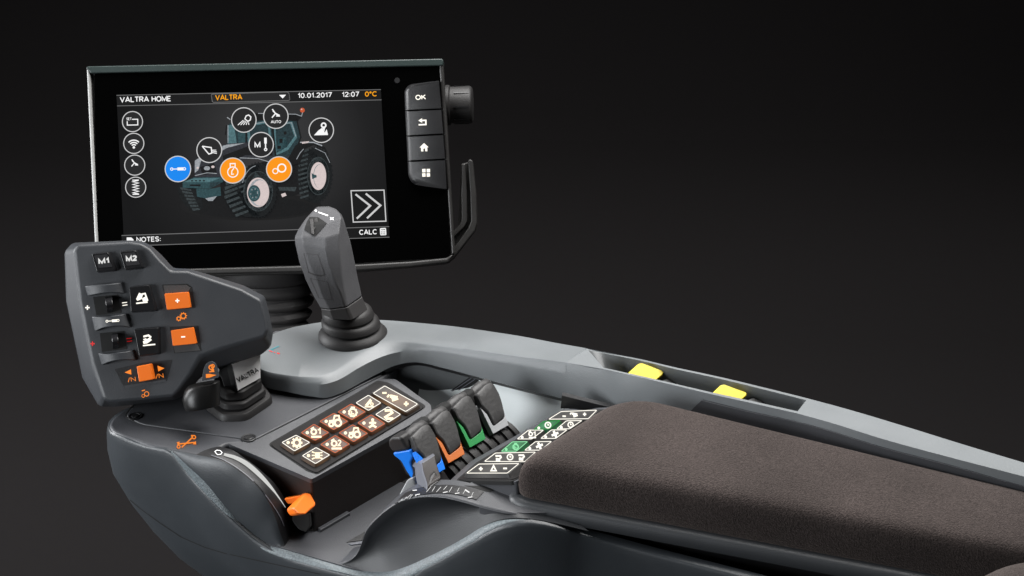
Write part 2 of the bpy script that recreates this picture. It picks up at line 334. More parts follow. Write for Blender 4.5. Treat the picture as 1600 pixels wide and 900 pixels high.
def icon(d, k):
    def teeth(c, r, n=8, w=.2, L=.2):
        for i in range(n):
            a = 2*math.pi*i/n; d.line([(c[0]+r*math.cos(a), c[1]+r*math.sin(a)), (c[0]+(r+L)*math.cos(a), c[1]+(r+L)*math.sin(a))], w)
    if k == 'gear': d.ring((0, 0), .5, .24); teeth((0, 0), .55, 8, .24, .3)
    elif k == 'lamp':
        d.poly([(-.35, -.5), (.45, -.5), (.45, .5), (-.35, .5)])
        for i in (-.4, 0, .4): d.line([(-.4, i), (-.85, i*1.5)], .16); d.line([(.5, i), (.85, i*1.3)], .16)
    elif k == 'gears': d.ring((-.42, -.22), .26, .13); teeth((-.42, -.22), .28, 7, .14, .13); d.ring((.34, .14), .38, .15); teeth((.34, .14), .42, 9, .15, .16)
    elif k == 'tractor':
        d.ring((.38, -.2), .42, .2); d.ring((-.5, -.38), .27, .18); d.line([(-.75, .05), (-.2, .12), (-.05, .75), (.5, .75), (.62, .2)], .16); d.line([(-.8, .02), (-.1, .05)], .2)
    elif k in ('one', 'two'):
        d.ring((-.32, .1), .36, .18); d.text('1' if k == 'one' else '2', (.25, -.3), (.62, -.3), .95); d.line([(-.7, -.62), (.8, -.62)], .22); d.line([(-.75, .5), (-.3, .75)], .16)
    elif k == 'engine':
        d.ring((0, -.1), .52, .18); teeth((0, -.1), .5, 9, .18, .2); d.line([(-.3, .62), (.3, .62)], .2); d.line([(-.2, .1), (-.2, -.3), (.2, -.3)], .14)
    elif k == 'person': d.disc((0, .5), .22); d.line([(-.5, .0), (0, .15), (.5, .0)], .22); d.line([(0, .2), (0, -.25)], .3); d.line([(-.55, -.6), (0, -.3), (.55, -.6)], .22)
    elif k == 'blade': d.poly([(-.7, -.4), (.2, .7), (.5, .3), (-.2, -.5)]); d.line([(-.7, -.62), (.8, -.62)], .18); d.ring((.45, -.2), .2, .12)
    elif k == 'zed': d.line([(-.6, .55), (.3, .6), (.5, .25), (-.5, -.4), (-.3, -.62), (.65, -.6)], .26)
    elif k == 'tool': d.disc((0, 0), .3); d.line([(-.5, .3), (.6, .05)], .34); d.line([(-.2, -.4), (.7, -.1)], .2); d.line([(-.9, .1), (-.6, .5)], .2)
    elif k == 'plus': d.line([(-.7, 0), (.7, 0)], .4); d.line([(0, -.7), (0, .7)], .4)
    elif k == 'minus': d.line([(-.7, 0), (.7, 0)], .45)
    elif k == 'tri': d.line([(-.6, -.55), (.6, -.55), (0, .65)], .25, True)
    elif k == 'fan':
        for i in range(4):
            a = i*math.pi/2+.4; d.line([(0, 0), (.75*math.cos(a), .75*math.sin(a))], .34)
        d.disc((0, 0), .25)
    elif k == 'clock': d.ring((0, 0), .62, .2); d.line([(0, .35), (0, 0), (.3, 0)], .16)
    elif k == 'wave': d.line([(-.8, -.5), (-.4, .4), (0, -.3), (.4, .5), (.8, -.1)], .24); d.line([(-.8, -.75), (.8, -.75)], .16)
    elif k == 'hook': d.line([(-.7, .4), (.4, .4), (.55, .1), (.3, -.2)], .28); d.line([(-.6, -.2), (.2, -.35), (.2, -.65), (-.6, -.6)], .25)
    elif k == 'wheel': d.line([(-.75, .55), (.65, -.35)], .16); d.line([(-.2, .35), (.05, -.05), (-.35, -.7)], .18); d.line([(-.35, .5), (-.05, .0), (.35, .0)], .16)
    elif k == 'wifi':
        for r in (.35, .62, .9): d.line([(r*math.cos(a*math.pi/12), -.5+r*math.sin(a*math.pi/12)) for a in range(3, 10)], .15)
        d.disc((0, -.5), .15)
    elif k == 'spring':
        z = [(-.35 if i % 2 else .35, .85-i*.17) for i in range(11)]; d.line(z, .15); d.line([(-.4, .88), (.4, .88)], .12); d.line([(-.4, -.88), (.4, -.88)], .12)
    elif k == 'set':
        d.line([(-.05, .28), (.65, .28), (.65, -.42), (-.65, -.42), (-.65, .05)], .12); d.text('SET', (-.72, .18), (-.12, .18), .34)
    elif k == 'beam':
        d.line([(.1, .1), (.25, .42), (.5, .5), (.72, .3), (.66, .0), (.42, -.15), (.1, .1)], .11)
        for i in range(5): d.line([(-.05+i*.13, -.02-i*.06), (-.62+i*.28, -.5)], .08)
    elif k == 'auto': icon(d, 'steer'); d.text('AUTO', (-.5, -.72), (.5, -.72), .3)
    elif k == 'steer': d.line([(-.35, .72), (-.05, .3), (.4, .05)], .12); d.line([(-.3, .55), (.25, .0)], .1); d.line([(-.05, .25), (-.4, -.15)], .12); d.line([(.1, .2), (.35, -.02), (.02, .02)], .1)
    elif k == 'map':
        d.poly([(-.75, -.5), (.68, -.5), (.55, .1), (.35, -.25), (.1, .25), (-.3, -.02)]); d.ring((.25, .5), .22, .15); d.poly([(.07, .38), (.43, .38), (.3, -.15)])
    elif k == 'bucket': d.line([(-.7, .4), (.2, .25), (.25, -.3), (-.05, -.4), (-.7, .4)], .11); d.line([(.3, -.1), (.75, -.2)], .08); d.line([(.3, -.25), (.75, -.35)], .08); d.line([(.25, .0), (.7, -.02)], .07)
    elif k == 'memory': d.text('M', (-.62, -.32), (-.12, -.32), .62, bold=.025); d.line([(.45, .7), (.45, .1)], .26); d.line([(.45, .1), (.45, -.45)], .12); d.ring((.45, -.5), .12, .1)
    elif k == 'cyl': d.ring((-.62, 0), .12, .08); d.line([(-.5, 0), (0, 0)], .09); d.line([(-.05, 0), (.55, 0)], .3); d.ring((.65, 0), .12, .08)
    elif k == 'motor': d.ring((0, -.15), .52, .1); d.line([(-.25, .35), (-.25, .7), (.25, .7), (.25, .35)], .1); d.line([(.12, .25), (-.1, -.05), (-.12, -.38), (.1, -.36)], .1); d.line([(-.3, .72), (.3, .72)], .09)
    elif k == 'rings': d.ring((-.38, -.18), .26, .09); d.ring((.28, .12), .38, .09); d.ring((.28, .12), .44, .06)


# ================================================================== display terminal
TD = 128.0
TP = fpl(400, 260, TD)
term = thing('display_terminal', 'black touchscreen terminal showing a tractor and round menu icons, standing behind the console', 'display terminal', D(415, 440, 131))
m = MB()
m.plate(fillet([(140, 104), (690, 92), (709, 396), (698, 412), (640, 418), (560, 425), (330, 432), (150, 436)], [3, 3, 3, 6, 6, 6, 6, 4]), TP, -3.4, -.25)
m.build('housing', CASE, term, bevel=.3, seg=3)
m = MB()
m.plate([(135, 105), (140.5, 107), (156, 431), (150.5, 436)], TP, -1.2, .1)
m.build('side_trim', TRIM, term, bevel=.12, seg=3)
m = MB()
m.plate([(134, 107), (136, 103.5), (691, 91.5), (693, 95), (692, 102.5), (142, 114.5)], TP, -1.6, .2)
m.build('top_trim', TEAL, term, bevel=.12, seg=3)
m = MB()
m.plate([(686, 98), (692.5, 98), (711, 396), (706, 399)], TP, -1.2, .08)
m.build('side_trim', CASE, term, bevel=.12, seg=3)
m = MB()
m.plate([(262, 420.5), (560, 413), (640, 408.5), (697, 403), (709, 396), (701, 411), (640, 418), (560, 423.5), (262, 430.5)], TP, -2.2, .15)
m.build('bottom_trim', CASE, term, bevel=.18, seg=3)
m = MB()
m.plate(fillet([(146.5, 112), (686, 100.5), (704, 402), (560, 411), (153, 424)], [9, 9, 9, 0, 5]), TP, -.5, .02)
m.build('glass', GLASS, term, bevel=.04)
# picture on the screen
SCR = mat('screen_picture', (.001, .001, .001, 1), .6, spec=.05)
nt = SCR.node_tree; b = nt.nodes['Principled BSDF']
tc = nt.nodes.new('ShaderNodeTexCoord'); mp = nt.nodes.new('ShaderNodeMapping'); gr = nt.nodes.new('ShaderNodeTexGradient'); gr.gradient_type = 'SPHERICAL'
rp = nt.nodes.new('ShaderNodeValToRGB')
off = (D(420, 225, TD)-LOC[term.name])*S
mp.inputs['Location'].default_value = (off*-9).to_tuple(); mp.inputs['Scale'].default_value = (9, 9, 9)
nt.links.new(tc.outputs['Object'], mp.inputs['Vector']); nt.links.new(mp.outputs['Vector'], gr.inputs['Vector']); nt.links.new(gr.outputs['Fac'], rp.inputs['Fac'])
rp.color_ramp.elements[0].color = rgb(17, 17, 18); rp.color_ramp.elements[1].color = rgb(60, 60, 61)
e = rp.color_ramp.elements.new(.35); e.color = rgb(29, 29, 30)
nt.links.new(rp.outputs['Color'], b.inputs['Emission Color']); b.inputs['Emission Strength'].default_value = 1
W1 = lum('screen_white', 250, 250, 250, 1); GL = lum('screen_grey_line', 120, 120, 120, .8); AMB = lum('screen_amber', 255, 168, 10, 1)
BK = lum('screen_black', 8, 8, 9, 1); DK = lum('screen_dark_disc', 30, 30, 31, 1); SBL = lum('screen_blue', 10, 135, 240, 1); SOR = lum('screen_orange', 252, 150, 8, 1); RG = lum('screen_ring', 205, 205, 205, 1)
m = MB(); d = Dec(m, plfn(TP, .05))
d.poly([(182, 149), (595, 140), (608.5, 371), (194, 385)], 0)
disp = m.build('display', [SCR], term, fix=False)
def sc_part(name, mats, h, draw, parent=None):
    m = MB(); d = Dec(m, plfn(TP, h)); draw(d); return m.build(name, mats, parent or disp, fix=False)
def header(d):
    d.poly([(182, 149.5), (595, 140.5), (596, 155.5), (183, 165)], 1)
    d.line([(182, 149), (595, 140)], 1.1, mi=2); d.line([(183, 165.5), (596, 156)], 1.1, mi=2)
    d.fn = plfn(TP, .06)
    d.poly(fillet([(330, 147), (451, 144), (453, 157), (332, 160)], 3), 4); d.line(fillet([(330, 147), (451, 144), (453, 157), (332, 160)], 3), 1.2, True, mi=2)
    d.fn = plfn(TP, .07)
    d.poly([(436, 148.3), (447, 148), (441.7, 153.8)], 0)
    d.text('VALTRA HOME', (188, 160), (266.5, 158.3), 8.6, 0); d.text('VALTRA', (337, 156.6), (378, 155.6), 8.4, 3)
    d.text('10.01.2017', (466, 153.4), (518, 152), 8, 0); d.text('12:07', (535, 151.7), (560.5, 151), 8, 0); d.text('0°C', (571, 151), (588.5, 150.5), 8, 3)
sc_part('title_bar', [W1, BK, GL, AMB, DK], .055, header)
def foot(d):
    d.poly([(190, 368.5), (608, 354.5), (608.5, 370), (191, 384)], 1)
    d.line([(190, 368), (608, 354)], 1.2, mi=2); d.line([(191, 384.5), (608.5, 370.5)], 1.2, mi=2)
    d.fn = plfn(TP, .065)
    d.text('NOTES:', (214, 378.5), (251, 377.2), 8, 0); d.text('CALC', (562, 367), (588.5, 366), 8, 0)
    d.poly([(198, 371), (205, 371), (208.5, 374), (209, 380), (198, 380)], 0)
    d.poly(fillet([(593.5, 356.5), (603, 356), (603.8, 367.3), (594.2, 367.8)], 1.5, 2), 0); d.poly([(595, 358), (601.8, 357.6), (602, 359.6), (595.1, 360)], 1)
    d.fn = plfn(TP, .07)
    for i in range(3):
        for j in range(2): d.poly([(595.2+i*2.6, 361.6+j*3), (596.6+i*2.6, 361.5+j*3), (596.7+i*2.6, 363.2+j*3), (595.3+i*2.6, 363.3+j*3)], 1)
sc_part('notes_bar', [W1, BK, GL], .055, foot)
def nxt(d):
    q = [(548.5, 298), (600, 297), (603, 345.5), (552, 347)]
    d.poly(q, 1); d.fn = plfn(TP, .06); d.line(q, 1.7, True, 0)
    d.line([(555.5, 303.5), (578.5, 321.5), (557.5, 341.5)], 3, mi=0); d.line([(571.5, 302.5), (594.5, 321), (573.5, 341)], 3, mi=0)
sc_part('next_button', [RG, BK], .055, nxt)
# the tractor picture
TI = [lum('tractor_'+n, *c, .9, var=v, vscale=900) for n, c, v in [('tyre', (15, 19, 21), .4), ('tread', (54, 62, 64), .45), ('rim', (222, 206, 204), .06), ('teal', (44, 74, 79), .3), ('black', (12, 13, 15), .2), ('bonnet', (46, 48, 54), .3), ('shine', (160, 165, 170), .25), ('glass', (34, 54, 59), .4), ('beacon', (205, 90, 50), .1), ('paleteal', (80, 116, 122), .3), ('shade', (18, 18, 19), .1)]]
TYRE, TREAD, RIM, TEALT, BLK, BON, SHI, GLS, BEA, PTEAL, SHD = range(11)
T = crop(4.5, 250, 150)
def tractor(d):
    lay = [.058]
    def up():
        lay[0] += .0015; d.fn = plfn(TP, lay[0])
    def pl(mi, *pts): d.poly(T(*pts), mi)
    def ell(mi, cx, cy, rx, ry, n=32): d.poly(T(*d.ell((cx, cy), rx, ry, n)), mi)
    def ln(mi, w, *pts): d.line(T(*pts), w/4.5, mi=mi)
    ell(SHD, 640, 775, 500, 100); up(); ell(BLK, 640, 785, 440, 75); up()
    # far front wheel
    pl(TYRE, (125, 650), (150, 600), (250, 610), (300, 700), (300, 790), (245, 808), (180, 770), (140, 720)); up()
    for i in range(7): pl(TREAD, (140+i*14, 640+i*25), (215+i*10, 655+i*22), (222+i*10, 668+i*22), (146+i*14, 658+i*25))
    # chassis
    pl(BLK, (420, 560), (800, 440), (990, 470), (990, 690), (820, 720), (430, 720)); up()
    pl(TREAD, (830, 640), (960, 640), (950, 670), (840, 665)); pl(RIM, (850, 690), (880, 680), (890, 700), (860, 712)); up()
    # rear tyre
    ell(TYRE, 1050, 560, 88, 180); ell(TYRE, 1098, 555, 112, 192); up()
    for i in range(38):
        a = 2*math.pi*i/38; c, s_ = math.cos(a), math.sin(a); x, y = 1098+112*c, 555+192*s_
        pl(TYRE, (x-6*s_, y+9*c), (x+6*s_, y-9*c), (x+7*c+4*s_, y+9*s_-5*c), (x+7*c-4*s_, y+9*s_+5*c))
    for i in range(11):
        y = 390+i*32; x = 985-math.sin((i+.5)/11*math.pi)*14
        pl(TREAD, (x, y), (x+62, y-18), (x+66, y-6), (x+4, y+14))
    up(); ell(TREAD, 1112, 562, 78, 135); ell(TYRE, 1113, 562, 74, 130); up(); ell(RIM, 1113, 563, 56, 98); up(); ell(PTEAL, 1122, 565, 44, 84); up(); ell(RIM, 1124, 566, 43, 83); up()
    pl(TEALT, (1066, 540), (1080, 552), (1100, 556), (1102, 572), (1084, 578), (1070, 585)); up()
    # cab
    pl(GLS, (470, 335), (475, 205), (510, 175), (680, 125), (960, 150), (988, 290), (940, 410), (800, 445), (640, 420)); up()
    pl(PTEAL, (480, 205), (520, 200), (540, 335), (476, 338)); pl(TEALT, (545, 220), (600, 200), (600, 325), (552, 330)); pl(PTEAL, (610, 200), (770, 170), (785, 330), (620, 330)); up()
    pl(GLS, (625, 215), (755, 190), (770, 320), (640, 325)); pl(PTEAL, (800, 190), (930, 180), (965, 290), (900, 380), (810, 420)); up()
    pl(GLS, (812, 205), (915, 195), (945, 285), (890, 360), (820, 400)); ln(SHI, 4, (806, 200), (925, 188), (955, 285)); ln(SHI, 5, (478, 205), (478, 330)); ln(SHI, 4, (612, 205), (765, 178)); pl(TEALT, (830, 300), (880, 290), (900, 340), (850, 390), (822, 385)); up()
    for q in ((840, 300, 862, 330), (870, 250, 890, 270), (826, 350, 850, 372)): pl(BLK, (q[0], q[1]), (q[2], q[1]), (q[2], q[3]), (q[0], q[3]))
    ln(BLK, 13, (785, 165), (800, 300), (815, 440)); ln(BLK, 10, (960, 160), (990, 290), (950, 400)); ln(BLK, 12, (606, 190), (606, 330)); ln(BLK, 8, (468, 205), (460, 275))
    pl(BLK, (470, 150), (500, 165), (690, 118), (960, 124), (1000, 140), (970, 178), (780, 165), (520, 190)); up()
    ln(SHI, 5, (690, 122), (955, 128), (995, 142), (1003, 115)); ln(SHI, 7, (472, 150), (495, 166)); ln(SHI, 4, (905, 450), (955, 358), (1005, 326)); ln(SHI, 4, (1090, 366), (1160, 400), (1195, 470)); ell(BEA, 1001, 100, 17, 17, 14); ell(RIM, 996, 94, 5, 5, 8); up()
    # rear mudguard
    pl(BLK, (895, 450), (950, 350), (1000, 318), (1080, 318), (1160, 360), (1190, 418), (1150, 372), (1080, 345), (1020, 372), (985, 470), (930, 490)); up()
    ln(SHI, 8, (985, 326), (1080, 326), (1140, 350)); ln(SHI, 5, (960, 445), (985, 400), (1010, 372)); pl(RIM, (995, 322), (1050, 318), (1040, 330), (1000, 336)); up()
    # bonnet
    pl(BON, (235, 500), (245, 450), (330, 385), (470, 335), (640, 325), (800, 380), (800, 440), (620, 430), (470, 500), (430, 570), (250, 570)); up()
    pl(BLK, (440, 420), (640, 345), (790, 390), (790, 420), (600, 415), (450, 490)); pl(SHI, (330, 400), (470, 342), (600, 330), (470, 365), (360, 430)); pl(SHI, (245, 455), (300, 420), (270, 520), (245, 540)); up()
    pl(SHI, (440, 350), (520, 335), (500, 345), (440, 365)); pl(BLK, (280, 500), (380, 470), (400, 540), (300, 555)); ln(SHI, 5, (560, 435), (690, 440), (790, 470)); up()
    ell(SHI, 330, 508, 22, 15, 12); ell(RIM, 372, 498, 12, 9, 10); ell(RIM, 265, 505, 9, 7, 10); ln(SHI, 5, (245, 560), (330, 540), (400, 545)); up()
    # front box
    pl(TEALT, (158, 605), (240, 572), (430, 570), (445, 602), (350, 652), (160, 645)); pl(TEALT, (255, 650), (345, 655), (425, 640), (430, 700), (330, 722), (260, 708)); up()
    pl(PTEAL, (165, 605), (242, 578), (425, 576), (345, 606)); pl(BLK, (210, 622), (285, 622), (285, 636), (210, 632)); pl(GLS, (350, 610), (440, 600), (350, 650)); pl(SHI, (318, 720), (400, 704), (370, 738), (340, 738)); up()
    for i in range(4): ell(BLK, 225+i*28, 596, 8, 5, 8)
    # near front wheel
    ell(TYRE, 575, 670, 118, 165); ell(TYRE, 692, 662, 128, 190); pl(TYRE, (440, 660), (560, 500), (700, 475), (700, 850), (600, 850), (500, 800)); up()
    for i in range(36):
        a = 2*math.pi*i/36; c, s_ = math.cos(a), math.sin(a); x, y = 692+128*c, 662+190*s_
        pl(TYRE, (x-6*s_, y+9*c), (x+6*s_, y-9*c), (x+7*c+4*s_, y+9*s_-5*c), (x+7*c-4*s_, y+9*s_+5*c))
    for i in range(9):
        y = 560+i*32; x = 470-20*math.sin((i+1)/10*math.pi)+max(0, i-4)*16
        pl(TREAD, (x, y+16), (x+90, y-16), (x+98, y-2), (x+6, y+36)); pl(TREAD, (x+100, y-50), (x+150, y-70), (x+155, y-58), (x+106, y-36))
    up(); ell(TREAD, 690, 670, 104, 142); ln(SHI, 4, *d.ell((692, 664), 118, 176, 40)[22:30]); ell(TYRE, 691, 670, 99, 137); up(); ell(RIM, 690, 678, 78, 104); up(); ell(SHI, 694, 680, 70, 96); up(); ell(RIM, 704, 682, 62, 90); up(); ell(TEALT, 662, 684, 44, 58, 26); up()
    ell(PTEAL, 662, 684, 34, 44, 20); up(); ell(TEALT, 662, 684, 30, 40, 20); up()
    for i in range(7): ell(SHI, 662+24*math.cos(i), 684+32*math.sin(i), 4, 5, 6)
sc_part('tractor_picture', TI, .058, tractor)
HI = .116
def rnd_icon(name, c, r, fill, k, ring=1.4, isc=.62, rot=.02):
    def f(d):
        d.disc(c, r, 1); d.fn = plfn(TP, HI+.004); d.ring(c, r, ring, 2); icon(d.at(c, r*isc, rot, 0), k)
    sc_part(name, [W1, fill, RG], HI, f)
for c, k in [((207, 190), 'set'), ((209, 224), 'wifi'), ((210.5, 258), 'steer'), ((212, 292.5), 'spring')]: rnd_icon('menu_icon', c, 15.8, DK, k, 1.4, .8)
for c, k, fl, r in [((381, 187.5), 'beam', DK, 19.2), ((431, 181.5), 'auto', DK, 19.2), ((502, 203.5), 'map', DK, 19.2), ((327, 234.5), 'bucket', DK, 19.5), ((408, 226), 'memory', DK, 19.2), ((278, 264), 'cyl', SBL, 20), ((363.7, 266.5), 'motor', SOR, 19.7), ((436, 264.5), 'rings', SOR, 19.7)]:
    rnd_icon('menu_icon', c, r, fl, k, 1.5, .78 if fl != DK else .8)
# hard keys on the right edge of the terminal
m = MB(); m.plate(d.ell((620.5, 125.5), 4.2, 4.4, 20), TP, -.1, .06); m.build('light_sensor', BLACK, term)
KB = [([(632, 144), (635, 136), (642, 131.5), (686, 126), (690, 170), (633, 172.3)], [0, 7, 4, 2, 0, 0]), ([(633, 173.3), (690, 171), (693, 209.3), (635, 212)], 0), ([(635, 213), (693, 210.3), (696, 248.5), (637, 251.3)], 0), ([(637, 252.3), (696, 249.5), (698.5, 296.5), (655, 290.5), (643, 285.5), (638, 275)], [0, 0, 2, 4, 5, 6])]
TP4 = plane(TP[0], TP[1])
for i, (q, r) in enumerate(KB):
    m = MB(); q = fillet(q, r, 4) if r else q
    cx = sum(p[0] for p in q)/len(q); cy = sum(p[1] for p in q)/len(q)
    inn = [(x+ (7 if x < 650 else -1), y+(1 if y < cy else -1)) for x, y in q]
    m.loft([[on(x, y, TP, 0) for x, y in q], [on(x, y, TP, .12) for x, y in q], [on(x, y, TP, .42) for x, y in inn]])
    d = Dec(m, plfn(TP, .45), 1)
    if i == 0: d.text('OK', (650, 156.3), (665, 155.5), 8, bold=.2)
    if i == 1: d.line([(657, 188.3), (665.3, 188), (665.5, 194.5), (654, 195)], 2.3); d.poly([(653.5, 188.4), (659.5, 184.6), (659.7, 192)])
    if i == 2: d.poly([(655.5, 230.5), (662.5, 223.5), (669.5, 230), (667.5, 230.3), (667.8, 236.3), (664.5, 236.4), (664.3, 232), (661.4, 232.1), (661.6, 236.5), (658, 236.6), (657.8, 230.6)])
    if i == 3:
        for a in (659.6, 666.6):
            for b_ in (264, 270.8): d.poly([(a, b_), (a+5.2, b_-.2), (a+5.4, b_+5.2), (a+.2, b_+5.4)])
    m.build('hard_key', [BLACK, WGLOW], term, smooth=50)
# rotary knob
m = MB(); ax = (RT*.999+UP*.02-FW*.04).normalized(); kb = D(694, 164.5, 130.2)
m.lathe(kb, ax, [(0, 1.25), (.15, 1.5), (.42, 1.5), (.5, 1.36), (1.9, 1.40), (2.05, 1.34), (2.14, 1.2)], n=56)
for a in (.6, 2.2, 3.6):
    pass
m.build('rotary_knob', RUBBER, term, smooth=40)
m = MB()
for a in range(0, 360, 45):
    c, s_ = math.cos(math.radians(a+12)), math.sin(math.radians(a+12)); q = UP*c-FW*s_; t = UP*-s_-FW*c
    p = kb+ax*.75+q*1.385
    m.hexa([p-t*.05, p+t*.05, p+t*.05+q*.05, p-t*.05+q*.05], [r_+ax*1.1 for r_ in (p-t*.05, p+t*.05, p+t*.05+q*.05, p-t*.05+q*.05)])
m.build('knob_ridges', BLACK, term)
# hand guard on the lower right
GO = [(731, 250.5), (734.5, 248.5), (738.5, 251), (743.5, 300), (745.5, 347), (742, 360), (708, 404), (697, 412), (690, 410.5), (701, 399), (732, 356), (736, 345), (734.5, 300)]
GI = [(722, 257.5), (727, 255), (729.5, 300), (730.5, 345), (726, 354), (708, 372), (706.5, 364), (718.5, 350), (721, 343), (720.5, 300)]
GM = [(720, 256), (736, 252), (742, 300), (743, 347), (739, 359), (706, 402), (703, 380), (716, 348), (719, 300)]
m = MB(); m.plate(GM, TP, -2.6, -1.0); m.plate(GO, TP, -2.8, -.2); m.plate(GI, TP, -2.6, -.4)
m.build('hand_guard', CASE, term, bevel=.12, seg=3)
# rubber bellows arm below the terminal
m = MB(); rings = []
for i, (y, c, w) in enumerate([(398, 412, 70), (430, 414, 72), (434, 415, 76), (438, 418, 68), (441, 419, 68), (447, 421, 72), (455, 422, 68), (459, 424, 57), (462, 424, 57), (468, 427, 64), (475, 428, 60), (479, 429, 50), (482, 429, 50), (488, 430, 58), (495, 430, 54), (498, 430, 46), (501, 430, 47), (507, 430, 53), (530, 430, 50)]):
    c3 = D(c, y, 131.5); r = w/FOC*131.5
    rings.append([c3+RT*r*math.cos(k*math.pi/18)+(FW*.95+UP*.3)*r*.7*math.sin(k*math.pi/18) for k in range(36)])
m.loft(rings); m.build('bellows_arm', ARMR, term, smooth=60)
# ================================================================== drive lever (big control head)
c1 = crop(3, 80, 360)
LB = P(374, 630, 0)
lever = thing('drive_lever', 'large slate control head with M1 and M2 buttons on a ribbed rubber boot', 'control lever', LB)
Fp = c1((106, 95), (122, 68), (365, 54), (424, 62), (463, 86), (513, 141), (563, 190), (640, 192), (735, 223), (890, 275), (982, 326), (1006, 400), (1018, 470), (998, 500), (800, 555), (700, 590), (650, 680), (606, 742), (575, 778), (268, 806), (244, 785), (190, 620), (132, 330))
Mp = c1((62, 100), (100, 58), (368, 47), (425, 50), (472, 72), (522, 128), (572, 177), (642, 180), (742, 208), (902, 258), (1002, 309), (1024, 400), (1040, 482), (1030, 545), (985, 583), (790, 642), (700, 690), (646, 755), (592, 792), (298, 827), (224, 825), (146, 690), (70, 330))
HP = fpl(260, 500, 103.8)
cen = (300, 500)
Bp = [(x+(330-x)*.16, y+(480-y)*.14) for x, y in Mp]
m = MB()
Fi = [(x+(a-x)*.1, y+(b_-y)*.1) for (x, y), (a, b_) in zip(Fp, Mp)]
m.loft([[D(x, y, 108.6) for x, y in Bp], [D(x, y, 106.6) for x, y in Mp], [D(x, y, 105.0) for x, y in Mp], [on(x, y, HP) for x, y in Fp]])
head = m.build('control_head', HEADM, lever, bevel=.2, seg=4, angle=22, smooth=80)
def hb(name, pts, h0, h1, mats, taper=.06, bevel=.08, r=0, draw=None, parent=None, seg=3):
    m = MB(); q = fillet(pts, r, 4) if r else pts
    m.plate(q, HP, h0, h1, taper=taper)
    if draw: draw(Dec(m, plfn(HP, h1+.02), 1))
    return m.build(name, mats, parent or lever, bevel=bevel, seg=seg, smooth=50)
cc = lambda x, y: c1((x, y))[0]
# M1 and M2
def ktop(d, q, t, a, b_):
    d.poly(fillet(q, 1.5, 3), 2); d.fn = plfn(HP, .46); d.text(t, a, b_, 9.3, 1, .27)
hb('push_button', c1((190, 112), (266, 104), (298, 186), (214, 194)), -.05, .42, [GLOSS, WHITE2, KEYTOP], .14, .1, 2.5, lambda d: ktop(d, c1((201, 118), (262, 111), (288, 170), (222, 176)), 'M1', cc(226, 160), cc(270, 155)))
hb('push_button', c1((322, 101), (396, 95), (426, 174), (346, 183)), -.05, .42, [GLOSS, WHITE2, KEYTOP], .14, .1, 2.5, lambda d: ktop(d, c1((333, 108), (392, 102), (417, 159), (353, 166)), 'M2', cc(355, 148), cc(400, 143)))
def tool_a(d):
    C = lambda *p: c1(*p)
    d.line(C((398, 342), (452, 336)), 2.2); d.poly(C((398, 322), (412, 292), (430, 300), (424, 322), (404, 330))); d.line(C((420, 300), (440, 296), (452, 330)), 2.4); d.poly(C((426, 318), (446, 308), (450, 332), (430, 334)))
def tool_b(d):
    C = lambda *p: c1(*p)
    d.line(C((430, 540), (488, 534)), 2.2); d.line(C((432, 498), (456, 492), (468, 502)), 3); d.poly(C((430, 520), (462, 502), (472, 514), (450, 530), (432, 532))); d.line(C((432, 512), (446, 508)), 2)
hb('rocker_button', c1((366, 268), (456, 257), (489, 374), (374, 382)), -.05, .42, [GLOSS, WGLOW], .1, .14, 2, tool_a)
hb('rocker_button', c1((389, 466), (502, 456), (504, 576), (413, 588)), -.05, .42, [GLOSS, WGLOW], .1, .14, 2, tool_b)
# orange buttons in their recess
for rec, shade, key, sign in [([(520, 254), (636, 250), (660, 266), (676, 362), (548, 374)], [(526, 258), (634, 256), (654, 268), (640, 290), (532, 296)], [(530, 297), (641, 289), (653, 361), (542, 372)], 'plus'), ([(555, 452), (690, 446), (704, 564), (577, 576)], [(572, 540), (682, 528), (700, 562), (580, 574)], [(560, 470), (664, 455), (680, 530), (570, 541)], 'minus')]:
    m = MB(); d = Dec(m, plfn(HP, .02), 0); d.poly(c1(*rec), 0); d.fn = plfn(HP, .04); d.poly(c1(*shade), 1)
    fr = m.build('button_recess', [SEAM, STICKD], lever, fix=False)
    q = c1(*key); ctr = (sum(p[0] for p in q)/4, sum(p[1] for p in q)/4)
    hb('orange_button', q, -.02, .3, [ORANGE, WGLOW], .03, .1, 1.5, lambda d: icon(d.at(ctr, 4.6, .06), sign))
# arched ribs beside the two thumb wheels
for top, bot, hh in [([(158, 262), (200, 256), (245, 254), (290, 249), (328, 243)], [(172, 308), (215, 300), (255, 294), (300, 294), (341, 298)], .5), ([(190, 404), (235, 404), (275, 402), (315, 396), (350, 390)], [(206, 474), (245, 458), (285, 452), (330, 450), (371, 456)], .5), ([(220, 576), (262, 578), (300, 574), (345, 568), (382, 560)], [(238, 632), (275, 618), (315, 610), (355, 608), (397, 610)], .5)]:
    m = MB(); hs = [0, .38, .5, .38, 0]
    t1 = spl(c1(*top), 15); b1 = spl(c1(*bot), 15)
    rg = []
    for i, (a, b_) in enumerate(zip(t1, b1)):
        h = .55*math.sin(math.pi*(i+.6)/15.2)**.55
        rg.append([on(a.x, a.y, HP, -.05), on(a.x, a.y, HP, h), on(b_.x, b_.y, HP, h), on(b_.x, b_.y, HP, -.05)])
    m.loft(rg); rb = m.build('arched_rib', HEADM, lever, bevel=.07, seg=3, angle=40, smooth=50)
    if top[0][0] == 190:
        m = MB(); d = Dec(m, stick(rb, .02)); icon(d.at(cc(287, 424), 13.5, .07), 'cyl'); m.build('cylinder_symbol', WGLOW, rb, fix=False)
